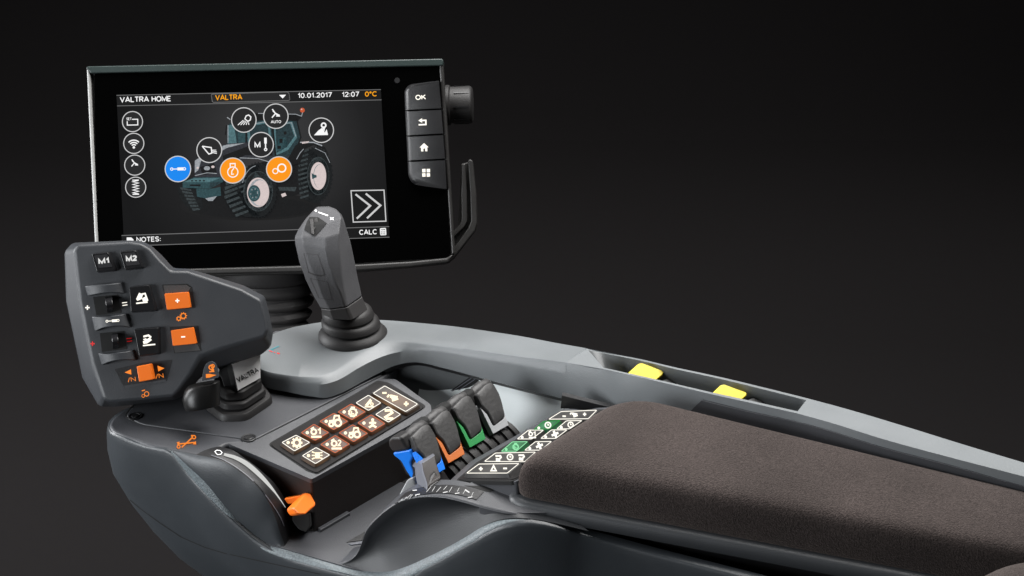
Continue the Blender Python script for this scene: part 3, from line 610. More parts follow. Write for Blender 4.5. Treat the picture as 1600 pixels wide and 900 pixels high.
for well, wh in [([(196, 312), (312, 300), (330, 386), (212, 398)], [(250, 312), (286, 307), (292, 382), (262, 387)]), ([(228, 482), (342, 470), (356, 556), (238, 570)], [(282, 484), (312, 480), (318, 553), (288, 557)])]:
    m = MB(); d = Dec(m, plfn(HP, .03)); d.poly(c1(*well)); m.build('wheel_slot', SEAM, lever, fix=False)
    q = c1(*wh); m = MB()
    a, b_, c_, e_ = q
    rg = []
    for k in range(9):
        t = k/8; h = .15+.75*math.sin(math.pi*t)**.7
        l = V(a)*(1-t)+V(e_)*t; r = V(b_)*(1-t)+V(c_)*t
        rg.append([on(l.x, l.y, HP, 0), on(l.x, l.y, HP, h), on(r.x, r.y, HP, h), on(r.x, r.y, HP, 0)])
    m.loft(rg); m.build('thumb_wheel', GLOSS, lever, bevel=.05, smooth=45)
# printed marks
def mark(name, mt, draw, par, h=.015):
    m = MB(); draw(Dec(m, stick(par, h))); return m.build(name, mt, par, fix=False)
mark('plus_mark', WGLOW, lambda d: icon(d.at(cc(170, 362), 5), 'plus'), head); mark('plus_mark', REDP, lambda d: icon(d.at(cc(194, 531), 5), 'plus'), head)
mark('equals_mark', WGLOW, lambda d: (d.line(c1((332, 340), (356, 337)), 1.3), d.line(c1((334, 352), (358, 349)), 1.3)), head)
mark('equals_mark', REDP, lambda d: (d.line(c1((353, 508), (378, 505)), 1.5), d.line(c1((355, 521), (380, 518)), 1.5)), head)
mark('gear_symbol', OGLOW, lambda d: icon(d.at(cc(610, 406), 10, .1), 'gears'), head)
mark('tractor_symbol', OGLOW, lambda d: (icon(d.at(cc(441, 770), 8.5, .1), 'rings'), d.line(c1((425, 752), (440, 748)), 1.6)), head, .02)
# orange slider in a recess
m = MB(); d = Dec(m, plfn(HP, .02), 0); d.poly(c1((298, 650), (420, 622), (568, 606), (540, 708), (346, 742)), 0)
d.fn = plfn(HP, .03)
d.poly(c1((346, 742), (540, 708), (536, 698), (342, 728)), 1); d.mi = 2
d.poly(c1((344, 666), (374, 651), (376, 676)), 2); d.poly(c1((498, 634), (531, 646), (502, 661)), 2)
d.text('/N', cc(361, 712), cc(396, 706), 7, 2, .13); d.text('/N', cc(492, 695), cc(526, 690), 7, 2, .13)
m.build('slider_recess', [BLACK, HEADM, OGLOW], lever, fix=False)
hb('slider', c1((400, 638), (464, 626), (478, 698), (412, 710)), -.02, .7, [ORANGE], .02, .12, 1.2)
# finger ring with its printed tab
rc = crop(6.925, 280, 540)
m = MB(); rings = []
for x, y, w, dep in [(317.5, 637, 26.6, 103.4), (316.5, 635, 27.6, 103.4), (315.5, 630, 28.6, 103.4), (314.3, 618, 29.8, 103.4), (316, 606, 28.2, 103.4), (318, 600.5, 26, 103.4), (318.5, 599, 24.6, 103.42)]:
    c3 = D(x, y, dep); r = w/FOC*dep; ux = (RT*.985+UP*.17).normalized(); vz = (FW*.95+UP*.12)
    rings.append([c3+ux*r*math.cos(k*math.pi/16)+vz*r*.8*math.sin(k*math.pi/16) for k in range(32)])
m.loft(rings); ring = m.build('finger_ring', RINGM, lever, bevel=.05, smooth=35)
tp = fpl(326, 578, 102.6); m = MB()
m.plate(fillet(rc((240, 385), (268, 240), (300, 185), (345, 168), (385, 188), (408, 250), (430, 345)), 3), tp, -.35, 0)
d = Dec(m, plfn(tp, .02), 1); C = rc
d.ring(C((345, 235))[0], 3.2, 1.8); d.ring(C((362, 222))[0], 2.6, 1.4); d.disc(C((362, 262))[0], 2.3); d.line(C((325, 282), (380, 278)), 2); d.poly(C((288, 308), (330, 306), (402, 318), (330, 346), (290, 350)))
m.build('switch_tab', [HEADM, OGLOW], lever, bevel=.06, seg=3)
# metal badge block between head and boot
Bf = [D(361.6, 568.5, 104.9), D(407, 551, 106.0), D(406.8, 590.5, 106.0), D(371, 610.5, 104.9)]
Bb = [D(341, 574, 106.6), D(386, 557, 109), D(386, 592, 109), D(353, 608, 106.4)]
m = MB(); m.loft([Bb, Bf], mi=1); m.m[-1] = 0; bp_ = plane(Bf[0], (Bf[3]-Bf[0]).cross(Bf[1]-Bf[0]))  # side faces darkened: the badge's shade is put into the colour
if bp_[1].dot(FW) > 0: bp_ = plane(Bf[0], -bp_[1])
d = Dec(m, plfn(bp_, .02), 1); d.text('VALTRA', (372.3, 597), (404.2, 580.2), 7.6, 1, .16)
d.fn = plfn(bp_, .012); d.text('VALTRA', (373, 598), (404.9, 581.2), 7.6, 2, .13); d.line([(362, 569.5), (371.3, 610)], 1.3, mi=2); d.line([(362, 569), (406.5, 552)], .8, mi=2)  # bright letter rims and edge lines are painted highlights
m.build('metal_badge', [METAL, DKMETAL, EDGE_GLINT], lever, bevel=.09, seg=3)
m = MB(); m.plate(rc((425, 275), (560, 198), (625, 490), (500, 480)), fpl(360, 590, 105.3), -2.2, -.3); m.build('lever_neck', BLACK, lever, bevel=.05)
# boot
octo = [P(x, y, 0)-LB for x, y in rc((270, 685), (440, 822), (500, 838), (700, 832), (760, 812), (1012, 640), (1012, 600), (900, 440), (640, 400), (330, 520))]
m = MB(); rings = []
for z, s_ in [(0, 1), (.34, .985), (.5, .93), (.52, .76), (.56, .72), (.62, .72), (.66, .82), (.98, .80), (1.07, .75), (1.09, .64), (1.16, .64), (1.2, .72), (1.66, .70), (1.77, .64), (1.8, .4)]:
    q = [LB+V((p.x*s_, p.y*s_, z)) for p in octo]
    rings.append([V(p) for p in fillet([tuple(p) for p in q], .35*s_, 3)])
m.loft(rings); m.build('ribbed_boot', RUBBER, lever, bevel=.04, angle=35, smooth=50)

# ================================================================== joystick
jc = crop(3, 320, 310); JB = P(552, 525, 1.47)
joy = thing('joystick', 'grey faceted joystick grip with black thumb rocker on round bellows boot', 'joystick', JB)
lv = [ # L, LF, E1, E2, R (crop coordinates), depth shift
    ((553, 556), (600, 568), (683, 572), (700, 566), (764, 524), 110.6),
    ((544, 517), (585, 523), (660, 513), (672, 507), (737, 462), 110.3),
    ((543, 515), (584, 521), (659, 511), (671, 505), (736, 460), 110.3),
    ((505, 450), (545, 448), (640, 450), (655, 430), (728, 420), 110.2),
    ((474, 385), (520, 375), (609, 388), (643, 360), (718, 380), 110.1),
    ((443, 300), (485, 295), (582, 310), (634, 280), (704, 305), 109.9),
    ((424, 215), (460, 215), (566, 232), (628, 205), (688, 228), 109.8),
    ((420, 185), (455, 180), (567, 185), (630, 165), (679, 190), 109.8),
    ((437, 148), (462, 125), (573, 118), (640, 88), (662, 135), 110.1),
    ((470, 100), (485, 88), (575, 85), (630, 66), (650, 95), 110.7),
    ((515, 52), (528, 46), (562, 42), (598, 46), (625, 66), 111.5)]
def jring(L, LF, E1, E2, R, dep):
    w = (R[0]-L[0])/3/FOC*dep
    L, LF, E1, E2, R = jc(L, LF, E1, E2, R)
    q = [D(*L, dep), D(*LF, dep-.28*w), D(*E1, dep-.42*w), D(*E2, dep-.40*w), D(*R, dep+.05*w)]
    b1 = D(R[0]-3, R[1]-6, dep+.5*w); b2 = D((R[0]+L[0])/2+4, (R[1]+L[1])/2-8, dep+.62*w); b3 = D(L[0]+4, L[1]-5, dep+.35*w)
    return q+[b1, b2, b3]
m = MB(); rg = [jring(*l) for l in lv]
m.loft(rg[2:]); grip = m.build('grip', STICK, joy, bevel=.26, seg=4, angle=12, smooth=80)
m = MB(); m.loft([[JB+(p-JB)*1.0 for p in r] for r in rg[:2]]); m.build('collar', STICKD, joy, bevel=.06, smooth=50)
m = MB(); rings = []
for z, r, dx in [(0, 2.22, 0), (.22, 2.22, 0), (.42, 2.05, -.02), (.62, 1.86, -.05), (.66, 1.72, -.06), (.78, 1.72, -.08), (.84, 1.88, -.1), (1.12, 1.84, -.16), (1.3, 1.68, -.2), (1.34, 1.54, -.21), (1.46, 1.54, -.24), (1.52, 1.66, -.26), (1.85, 1.6, -.33), (2.05, 1.42, -.38), (2.1, 1.2, -.4)]:
    rings.append([JB+V((dx+r*math.cos(k*math.pi/28), r*math.sin(k*math.pi/28)*.96, z-.02)) for k in range(56)])
m.loft(rings); m.build('bellows_boot', RUBBER, joy, smooth=50)
fn = stick(grip, .03)
m = MB(); d = Dec(m, fn, 0)
so_ = dense(jc((467, 148), (478, 112), (492, 88), (532, 90), (572, 118), (545, 150), (516, 180)), 5); sc_ = jc((514, 128))[0]
m.loft([[fn(sc_[0]+(x-sc_[0])*k_, sc_[1]+(y-sc_[1])*k_) for x, y in so_] for k_ in (1, .8, .6, .4, .2, .02)], caps=False)
m.build('thumb_slot', SEAM, joy, fix=False)
a = jc((495, 100), (511, 98), (514, 170), (502, 166)); m = MB(); fq = [fn(*p) for p in a]
m.loft([fq, [fq[0]-FW*.35, fq[1]-FW*.35, fq[2]-FW*.12, fq[3]-FW*.12]]); a2 = jc((511, 99), (528, 92), (531, 104), (515, 150)); fq = [fn(*p) for p in a2]
m.loft([fq, [p-FW*.1 for p in fq]])
m.build('thumb_rocker', STICKD, joy, bevel=.05)
m = MB(); d = Dec(m, stick(grip, .012), 0)
for q in ([(465, 258), (530, 264), (562, 356), (540, 362), (515, 356), (487, 345)], [(495, 375), (575, 392), (597, 476), (535, 466)]):
    d.line(dense(jc(*q), 8), .75, True)
m.build('panel_seams', STICKD, joy, fix=False)
mark('panel_edge', STICKD, lambda d: d.line(dense(jc((485, 346), (512, 358), (538, 363), (560, 360)), 5, False), 1.0), grip, .02)
mark('printed_symbol', WHITE, lambda d: (d.disc(jc((521, 59))[0], 1.8), d.line(dense(jc((532, 66), (556, 74), (578, 82)), 4, False), 2.0), d.line(jc((588, 90), (604, 102)), 1.5), d.line(jc((604, 91), (588, 101)), 1.5)), grip, .02)
# ================================================================== armrest console
FWD = V((-LAT.y, LAT.x, 0))
con = thing('armrest_console', 'dark grey armrest console with backlit keypads, pale grey side rail and brown suede pad', 'armrest console', P(700, 800, -8))
R1 = V((math.cos(math.radians(49.2)), math.sin(math.radians(49.2)), 0)); F1 = V((-R1.y, R1.x, 0))
def tilt(Rv, deg, p0):
    f = V((-Rv.y, Rv.x, 0)); a = math.radians(deg); s_ = f*math.cos(a)+V((0, 0, math.sin(a))); n = Rv.cross(s_)
    return plane(p0, n if n.z > 0 else -n)
K1 = tilt(R1, 8, P(397, 690, 0))
R2 = V((math.cos(math.radians(51)), math.sin(math.radians(51)), 0))
K2 = tilt(R2, -20.5, P(729, 740, 1.4))
# outer shell
top = [P(x, y, -.16) for x, y in [(330, 575), (262, 603), (215, 630), (190, 641), (174, 652), (167.5, 664), (172, 674)]]
side = [(193, 684, -27.4), (230, 697, -27.45), (267, 706, -27.5), (290, 736, -27.65), (320, 769, -27.95), (360, 811, -28.1), (387, 841, -28.15), (409, 856, -28.25), (431, 866, -28.35), (475, 879, -28.4), (509, 888, -28.4), (550, 898, -28.4), (585, 904, -28.4), (615, 904, -28.4), (641, 899, -28.4), (664, 887, -28.35), (689, 874, -28.3), (717, 857.5, -28.2), (745, 842, -28.1), (768, 829, -28), (790, 821, -27.9), (826, 817, -27.6), (870, 824, -27.1), (920, 838, -26.3), (1000, 860, -26.0), (1100, 886, -25.9), (1300, 937, -25.8), (1600, 1014, -25.7), (1900, 1094, -25.6)]
top += [PL(*q) for q in side]
top = spl([tuple(p) for p in top], 110)
def sh(z): return 0 if z > -2.6 else (-z-2.6)**1.45*.31
rows = []
for t, b_ in [(0, -.6), (0, -.06), (.006, .0), (.018, .04), (.05, .09), (.15, .16), (.3, .18), (.45, .14), (.6, .02), (.75, -.2), (.9, -.8), (1, -1.5)]:
    r = []
    for i, p in enumerate(top):
        tg = (top[min(i+1, len(top)-1)]-top[max(i-1, 0)]); tg.z = 0; tg.normalize(); o = V((-tg.y, tg.x, 0))
        if o.dot(V((-.4, -.9, 0))) < 0 and i > 6: o = -o
        if o.dot(p-P(420, 650, 0)) < 0 and i < 25: o = -o
        z = p.z*(1-t)+(-11)*t
        r.append(V((p.x, p.y, 0))+o*b_-FWD*sh(z)+V((0, 0, z)))
    rows.append(r)
m = MB(); m.loft(rows, closed=False)
shell = m.build('outer_shell', SHELL, con, smooth=75, fix=True)
m = MB(); d = Dec(m, stick(shell, .015)); d.line(dense([(203, 781), (209, 786), (217, 793), (250, 817), (283, 839), (320, 855), (350, 864), (400, 875), (450, 886), (500, 897)], 4, False), 1.3)
m.build('shell_seam', SEAM, shell, fix=False)
# ledge that runs along the shoulder
sin_ = [(267, 703, -27.4), (293, 728, -27.7), (320, 753, -27.85), (349, 788, -27.9), (375, 817, -27.9), (393, 837, -27.9), (415, 849, -27.9), (447, 858, -27.9), (490, 871, -27.9), (527, 882, -27.9), (550, 889, -27.9), (575, 893, -27.9), (607, 893, -27.9), (633, 886, -27.9), (664, 872.5, -27.9), (703, 853, -27.8), (731, 837, -27.7), (759, 820, -27.55), (787, 811, -27.45), (824, 810, -27.3), (870, 818, -26.9), (920, 830, -26.5), (1000, 850, -26.3)]
SI = spl([tuple(PL(*q)) for q in sin_[:21]], 90)
so = spl([tuple(PL(*q)) for q in side[2:23]], 90)
for i in range(74, 90):
    w_ = (i-73)/16; so[i] = so[i]*(1-w_)+SI[i]*w_-V((0, 0, .2*w_)); SI[i] = SI[i]-V((0, 0, .12*w_))
m = MB(); m.loft([[p-V((0, 0, .12)) for p in SI], SI, [(p+q)/2+V((0, 0, .05)) for p, q in zip(SI, so)], so, [p-V((0, 0, .1)) for p in so]], closed=False)
m.build('shoulder_ledge', LEDGE, con, smooth=70)
# deck
dk = [(330, 575), (262, 603), (215, 631), (191, 641.5), (175, 653), (169.5, 664), (176, 674), (193, 682), (230, 694), (267, 703), (300, 710), (325, 712), (352, 694), (403, 690), (596, 592), (640, 560), (600, 520), (430, 515)]
m = MB(); m.plate([tuple(q) for q in fillet(dk, 4, 3)], zpl(0), -.9, -.02)
m.build('deck', DECK, con, bevel=.22, seg=4, smooth=60)
pn = [(240, 605), (203, 637), (193, 651), (222, 664), (397, 688.5), (533, 619), (600, 585), (585, 530), (430, 520)]
m = MB(); m.plate(fillet(pn, [6, 4, 9, 8, 5, 4, 4, 4, 4], 4), zpl(0), -.3, .01); m.build('panel_gap', SEAM, con)
pn2 = [(242, 605), (205, 638), (195.5, 650.5), (223, 662.6), (396, 687), (530, 619), (598, 585), (585, 532), (432, 521)]
m = MB(); m.plate(fillet(pn2, [6, 4, 9, 8, 5, 4, 4, 4, 4], 4), zpl(0), -.3, .07)
pan = m.build('deck_panel', DECK, con, bevel=.07, seg=3)
for x, y in [(211.5, 651.5), (388.5, 685)]:
    m = MB(); m.lathe(P(x, y, .03), V((0, 0, 1)), [(0, .44), (.07, .44), (.09, .40), (.07, .30), (.0, .26)], 28)
    m.lathe(P(x, y, .04), V((0, 0, 1)), [(0, .25), (.07, .25), (.1, .2)], 20); m.lathe(P(x, y, .12), V((0, 0, 1)), [(0, .1), (.03, .1)], 6, 1)
    m.build('screw', [BLACK, SEAM], pan, smooth=30)
m = MB(); d = Dec(m, plfn(zpl(0), .03))
d.line([(277, 694), (306, 691)], 2); d.line([(284, 699), (300, 684)], 2); d.ring((303, 683), 2.6, 1.6); d.ring((279, 698), 2.3, 1.5); d.poly([(276, 691), (281, 690), (279, 695)]); d.poly([(301, 694), (306, 689), (306.5, 694.5)]); d.disc((300, 681), 1.6)
m.build('steering_symbol', OGLOW, con, fix=False)
# left cheek below the throttle arc
Et = [(267, 703, -27.4), (300, 709.5, -27.4), (337, 717, -27.4), (362, 728, -27.4), (383, 743, -27.4), (402, 760, -27.45), (417, 780, -27.5), (427, 800, -27.5), (433, 817, -27.55), (439, 836, -27.6), (447, 858, -27.7)]
Ec = spl([tuple(PL(*q)) for q in Et], 40)
Sc = spl([tuple(PL(*q)) for q in sin_[:8]], 40)
rows = []
for t, b_ in [(0, 0), (.06, .05), (.3, .09), (.6, .08), (.9, .03), (1, .0)]:
    rows.append([p*(1-t)+q*t-LAT*b_*min(1, (p-q).length) for p, q in zip(Ec, Sc)])
m = MB(); m.loft(rows, closed=False); m.build('side_cheek', SHELL, con, smooth=75)
# curved throttle quadrant
Ea = [(306, 710.5, -27.4)]+Et[2:]
Aa = [(343, 697.5, -26.1), (365, 704, -26.1), (381, 715, -26.1), (398, 727, -26.1), (412, 739, -26.1), (425, 750.5, -26.1), (434, 761.5, -26.1), (442.5, 775, -26.1), (449, 788, -26.15), (453.5, 812, -26.25), (458, 840, -26.5)]
E2 = spl([tuple(PL(*q)) for q in Ea], 40); A2 = spl([tuple(PL(*q)) for q in Aa], 40)
m = MB(); rows = [E2]
for t in (.06, .2, .4, .6, .8, 1): rows.append([p*(1-t)+q*t+V((0, 0, .10*math.sin(math.pi*t))) for p, q in zip(E2, A2)])
rows.append([p-V((0, 0, 1.5))+LAT*.05 for p in A2])
m.loft(rows, closed=False); quad = m.build('throttle_quadrant', BLACK, con, smooth=60)
qf = stick(quad, .05)
m = MB(); cl_ = spl([(350, 711), (366, 715.5), (384, 725), (404, 742), (425, 765), (439, 784), (445, 793)], 26); l = []; r = []
for i, p in enumerate(cl_):
    tg = (cl_[min(i+1, 25)]-cl_[max(i-1, 0)]).normalized(); wd = 2.1+1.6*math.sin(math.pi*min(1, i/20))-(i/25)**3*1.8; l.append(p+V((-tg.y, tg.x))*wd); r.append(p-V((-tg.y, tg.x))*wd)
m.loft([[qf(*(p*(1-t)+q*t)) for p, q in zip(l, r)] for t in (0, .25, .5, .75, 1)], closed=False, mi=0)
d = Dec(m, qf, 1); d.line([tuple(p) for p in spl([(330, 712), (349, 719), (372, 733), (393, 750), (418, 779), (436, 806), (443, 822)], 24)], 1.1)
d.mi = 2; d.line(dense([(336, 706.5), (339, 704.5), (344, 705), (347, 708), (345, 711), (340, 711.5), (338, 709.5)], 2), 1.1, True)
m.build('throttle_scale', [lum('glowing_white_scale', 235, 235, 232, .75), CLIPM, WHITE], quad, fix=False)  # scale strip given emission, though no lamp lies there
# recessed tray floor
m = MB(); a = PL(440, 858, -27.95); b_ = PL(600, 893, -27.95); zf = -4.35
fp = []
for f0, l0 in [(6, 0), (-7, 0), (-7, 9), (6, 9)]:
    q = V((a.x, a.y, 0))+FWD*(f0-2)+LAT*l0; fp.append(V((q.x, q.y, zf)))
m.loft([[p-V((0, 0, .4)) for p in fp], fp]); m.build('tray_floor', DECK, con)
m = MB(); 
e0 = on(487, 749, K1); e1 = on(674, 645, K1); ed = (e1-e0).normalized(); nd = V((ed.y, -ed.x, 0)).normalized()
q = [V((p.x, p.y, -4.4)) for p in (e0+ed*.2, e0+ed*2.6, e0+ed*2.6+nd*.3, e0+ed*.2+nd*.3)]; m.loft([q, [p+V((0, 0, .25)) for p in q]]); m.build('tray_step', DECK, con, bevel=.05)
m = MB(); w = [P(*q, -4.28) for q in ((544, 849), (569, 844.5), (569, 848.5), (549, 851))]; m.loft([[p-V((0, 0, .2)) for p in w], w]); w = [P(*q, -4.3) for q in ((541, 847), (570, 830), (567, 843.5))]; m.loft([[p-V((0, 0, .2)) for p in w], w], mi=1); m.build('tray_tab', [CLIPM, BLACK], con, bevel=.03)
# keypad block
bt = fillet([(357, 693), (400, 687), (592, 592), (618, 592), (652, 617), (674, 632), (674, 645), (487, 749)], [2, 2, 4, 5, 6, 6, 5, 4], 4)
tp3 = [on(x, y, K1) for x, y in bt]
m = MB(); m.loft([[V((p.x, p.y, -4.5)) for p in tp3], [V((p.x, p.y, p.z-.3)) for p in tp3]], mi=1)
m.loft([[V((p.x, p.y, p.z-.3)) for p in tp3], tp3])
m.build('keypad_block', [DECK, SIDE_SHADE], con, bevel=.14, seg=3, angle=50, smooth=50)  # sides carry painted shade, the top stays deck grey
k8 = crop(4, 400, 560)
_icon = icon
def icon(d, k):
    if k == 'led': d.disc((0, 0), .9, n=12)
    else: _icon(d, k)
def K1key(pts, o, kind, led=True):
    l, t, r, b2 = k8(*pts); c = ((l[0]+r[0])/2, (t[1]+b2[1])/2)
    return ([l, t, r, b2], OFRAME if o else WGLOW, KEYO if o else KEYM, (led, kind))
def keypad_keys(kp, pl, keys, warm):
    for q, frame, body, (led, kinds) in keys:
        sym = GKEY if frame is GKEY else warm
        k = MB(); c = V((sum(p[0] for p in q)/4, sum(p[1] for p in q)/4))
        k.plate(fillet([tuple(c+(V(p)-c)*1.1) for p in q], 2.2, 3), pl, 0, .34, taper=.07)
        d = Dec(k, plfn(pl, .36), 1); d.line(fillet(q, 1.6, 3), 1.15, True)
        d.fn = plfn(pl, .365); d.mi = 2
        a = (V(q[2])-V(q[0])); b2 = (V(q[1])-V(q[3]))
        if led:
            lx = c+(V(q[0])-c)*.55 if pl is K1 else c+(V(q[3])-c)*.62; d.disc(tuple(lx), 2.6 if pl is K1 else 2.2, n=14)
        for kind, ox, oy, r in kinds:
            icon(d.at((c.x+ox, c.y+oy), r*1.08, 0, None, 1.4), kind)
        k.build('key', [body, frame, sym], kp, bevel=.06, seg=2, smooth=50)
k = MB(); k.plate(fillet([(418, 694), (590, 594.5), (607, 597.5), (667, 635), (496, 741), (480, 736)], [7, 4, 4, 6, 4, 4], 4), K1, -.2, .025)
kp1 = k.build('keypad', SEAM, con); kp1['label'] = 'front keypad with orange and white lit keys'
k = MB(); k.plate(fillet([(421, 694), (590, 596.5), (606, 599.5), (664, 635.5), (495, 738.5), (482, 733.5)], [7, 4, 4, 6, 4, 4], 4), K1, -.2, .1); k.build('keypad_mat', KEYM2, kp1, bevel=.05)
keypad_keys(kp1, K1, [
    K1key([(163, 525), (250, 480), (335, 525), (240, 578)], 0, [('gear', 2, 0, 9.5)]), K1key([(290, 608), (375, 557), (460, 603), (372, 657)], 0, [('lamp', 2, 0, 9)]),
    K1key([(283, 465), (362, 412), (453, 463), (370, 512)], 1, [('one', 2, 0, 10)]), K1key([(405, 538), (495, 482), (582, 535), (495, 590)], 1, [('two', 2, 0, 10)]),
    K1key([(400, 393), (487, 343), (572, 393), (485, 445)], 1, [('tractor', 2, 0, 11)]), K1key([(520, 465), (605, 415), (695, 468), (610, 520)], 1, [('tractor', 2, 0, 10)]),
    K1key([(513, 335), (595, 285), (682, 333), (600, 383)], 1, [('engine', 2, 0, 10)]), K1key([(637, 403), (720, 353), (805, 407), (722, 458)], 1, [('person', 2, 0, 10)]),
    K1key([(625, 278), (703, 230), (780, 278), (703, 325)], 0, [('blade', 1, 0, 9)], False), K1key([(748, 350), (825, 302), (903, 350), (828, 398)], 0, [('zed', 1, 0, 10)], False),
    K1key([(733, 218), (805, 172), (1010, 285), (935, 332)], 0, [('tool', -3, -1, 10), ('minus', -17, -9, 4.5), ('plus', 17, 8, 5)], False)], WARM)
# ribbed drum floor and dark well under the levers
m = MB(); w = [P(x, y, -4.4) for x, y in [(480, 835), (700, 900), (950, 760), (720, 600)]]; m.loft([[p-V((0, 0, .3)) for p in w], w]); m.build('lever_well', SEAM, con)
# arched cheek with the lever scale
Nn = [(527, 882, -27.9), (542, 877, -27.75), (554, 869, -27.6), (561, 859, -27.5), (566, 846, -27.45), (574, 826, -27.35), (591, 807, -27.3), (613, 789.5, -27.3), (633, 780, -27.3), (658, 775, -27.3), (689, 775.5, -27.3), (717, 781, -27.3), (759, 793, -27.3), (800, 802, -27.2), (825, 805, -26.9), (860, 806, -26.3)]
N = spl([tuple(PL(*q)) for q in Nn], 60); S2 = spl([tuple(PL(*q)) for q in sin_[9:22]], 60)
rows = []
for t, b_ in [(0, 0), (.02, .02), (.15, -.22), (.4, -.42), (.7, -.3), (1, 0)]:
    rows.append([p*(1-t)+q*t-LAT*b_*min(1, (p-q).length/2.5) for p, q in zip(N, S2)])
m = MB(); m.loft(rows, closed=False); m.build('arched_cheek', SHADE, con, smooth=75)  # hollow drawn in the shaded copy of the shell plastic
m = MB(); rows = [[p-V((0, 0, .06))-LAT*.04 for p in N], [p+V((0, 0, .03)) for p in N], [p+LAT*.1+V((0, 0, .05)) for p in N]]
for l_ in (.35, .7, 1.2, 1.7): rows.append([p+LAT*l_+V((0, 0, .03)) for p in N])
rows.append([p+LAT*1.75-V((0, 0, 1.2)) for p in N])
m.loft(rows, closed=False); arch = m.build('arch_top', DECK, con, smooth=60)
af = stick(arch, .045); c14 = crop(4.5, 600, 590)
m = MB(); d = Dec(m, af, 0)
nr = spl(c14((75, 888), (130, 862), (200, 838), (300, 822), (380, 815), (460, 818), (560, 835), (650, 862)), 20); fr = spl(c14((150, 815), (200, 795), (250, 778), (330, 765), (420, 758), (500, 762), (600, 778), (705, 803)), 20)
m.loft([[af(*p) for p in nr], [af(*p) for p in fr]], closed=False)
d = Dec(m, stick(arch, .065), 1)
for x0, y0, x1, y1 in [(95, 885, 135, 858), (120, 875, 165, 845), (150, 862, 195, 828), (180, 850, 205, 830), (300, 812, 332, 775), (340, 808, 362, 772), (370, 812, 402, 776), (420, 795, 445, 768), (458, 812, 480, 775), (515, 808, 530, 782), (555, 825, 570, 800), (615, 840, 628, 812)]:
    d.line(dense(c14((x0, y0), (x1, y1)), 3, False), .65)
for x, y in [(240, 828), (432, 813), (515, 820), (605, 848)]: d.line(dense(c14((x-16, y+3), (x+16, y-3)), 3, False), 1.3)
d.line(dense(c14((570, 795), (600, 815)), 3, False), 2); d.line(dense(c14((205, 800), (235, 798)), 3, False), 1.6)
m.build('lever_scale', [BLACK, PRINT], arch, fix=False)
# top plate between arch, keypad and pad
m = MB(); tpz = 1.80
m.plate(fillet([(748, 788), (761, 769), (724, 759.5), (745, 749), (840, 728), (990, 640), (1300, 700), (1250, 820), (1000, 800), (880, 800), (818, 801.5), (790, 798)], 1.5, 2), zpl(tpz), -.6, 0)
m.build('top_plate', DECK, con, bevel=.03)
m = MB(); d = Dec(m, plfn(zpl(tpz), .02)); d.poly(c14((560, 758), (640, 760), (800, 765), (748, 806))); m.build('slot', SEAM, con, fix=False)
# rear keypad
c16 = crop(6, 690, 620)
m = MB(); fo = fillet([(702, 751), (736, 720), (879, 639), (1000, 634), (835, 738), (808, 752)], [4, 2, 3, 3, 3, 4], 4)
a = [on(x, y, K2, .0) for x, y in fo]; m.loft([[V((p.x, p.y, p.z-1.6)) for p in a], a]); m.build('keypad_frame', DECK, con, bevel=.12, seg=3, smooth=50)
k = MB(); k.plate(fillet([(711.5, 751), (745, 722), (882, 642), (990, 637.5), (830, 737), (801, 752)], [5, 3, 3, 3, 5, 5], 4), K2, -.2, .03)
kp2 = k.build('keypad', SEAM, con); kp2['label'] = 'rear keypad beside the suede pad, with white and green lit keys'
k = MB(); k.plate(fillet([(714, 749), (746, 723), (883, 643.5), (985, 639.5), (829, 736), (800, 749)], [5, 3, 3, 3, 5, 5], 4), K2, -.2, .09); k.build('keypad_mat', KEYM2, kp2, bevel=.05)
def q2(*p): return c16(*p)
GI_ = lambda: 0
keypad_keys(kp2, K2, [
    (q2((350, 630), (725, 625), (615, 715), (235, 715)), WGLOW, KEYG, (False, [('plus', -19, .5, 4), ('tri', 1, 0, 6), ('minus', 19, 0, 4)])),
    (q2((505, 527), (880, 518), (780, 608), (402, 605)), WGLOW, KEYG, (False, [('hook', -18, 1, 6.5), ('clock', 0, 0, 6.5), ('hook', 18, 0, 6.5)])),
    (q2((665, 422), (805, 420), (700, 510), (560, 510)), GKEY, KEYGR, (True, [('engine', 2, 0, 7)])),
    (q2((880, 420), (1030, 418), (930, 500), (780, 500)), WGLOW, KEYG, (True, [('fan', 2, 0, 7)])),
    (q2((815, 312), (955, 312), (845, 395), (710, 395)), WGLOW, KEYG, (True, [('one', 3, 0, 7)])),
    (q2((1030, 310), (1175, 310), (1070, 390), (930, 390)), WGLOW, KEYG, (True, [('fan', 2, 0, 7)])),
    (q2((955, 230), (1110, 222), (1010, 300), (865, 308)), GFRAME, KEYGR, (True, [('clock', 2, 0, 6.5)])),
    (q2((1170, 225), (1315, 222), (1200, 300), (1080, 300)), WGLOW, KEYG, (True, [('clock', 3, 0, 6)])),
    (q2((1120, 138), (1455, 125), (1375, 205), (1005, 210)), WGLOW, KEYG, (False, [('tool', 1, 0, 7), ('minus', -15, 2, 3.5), ('plus', 17, -1, 3.5)]))], WGLOW)
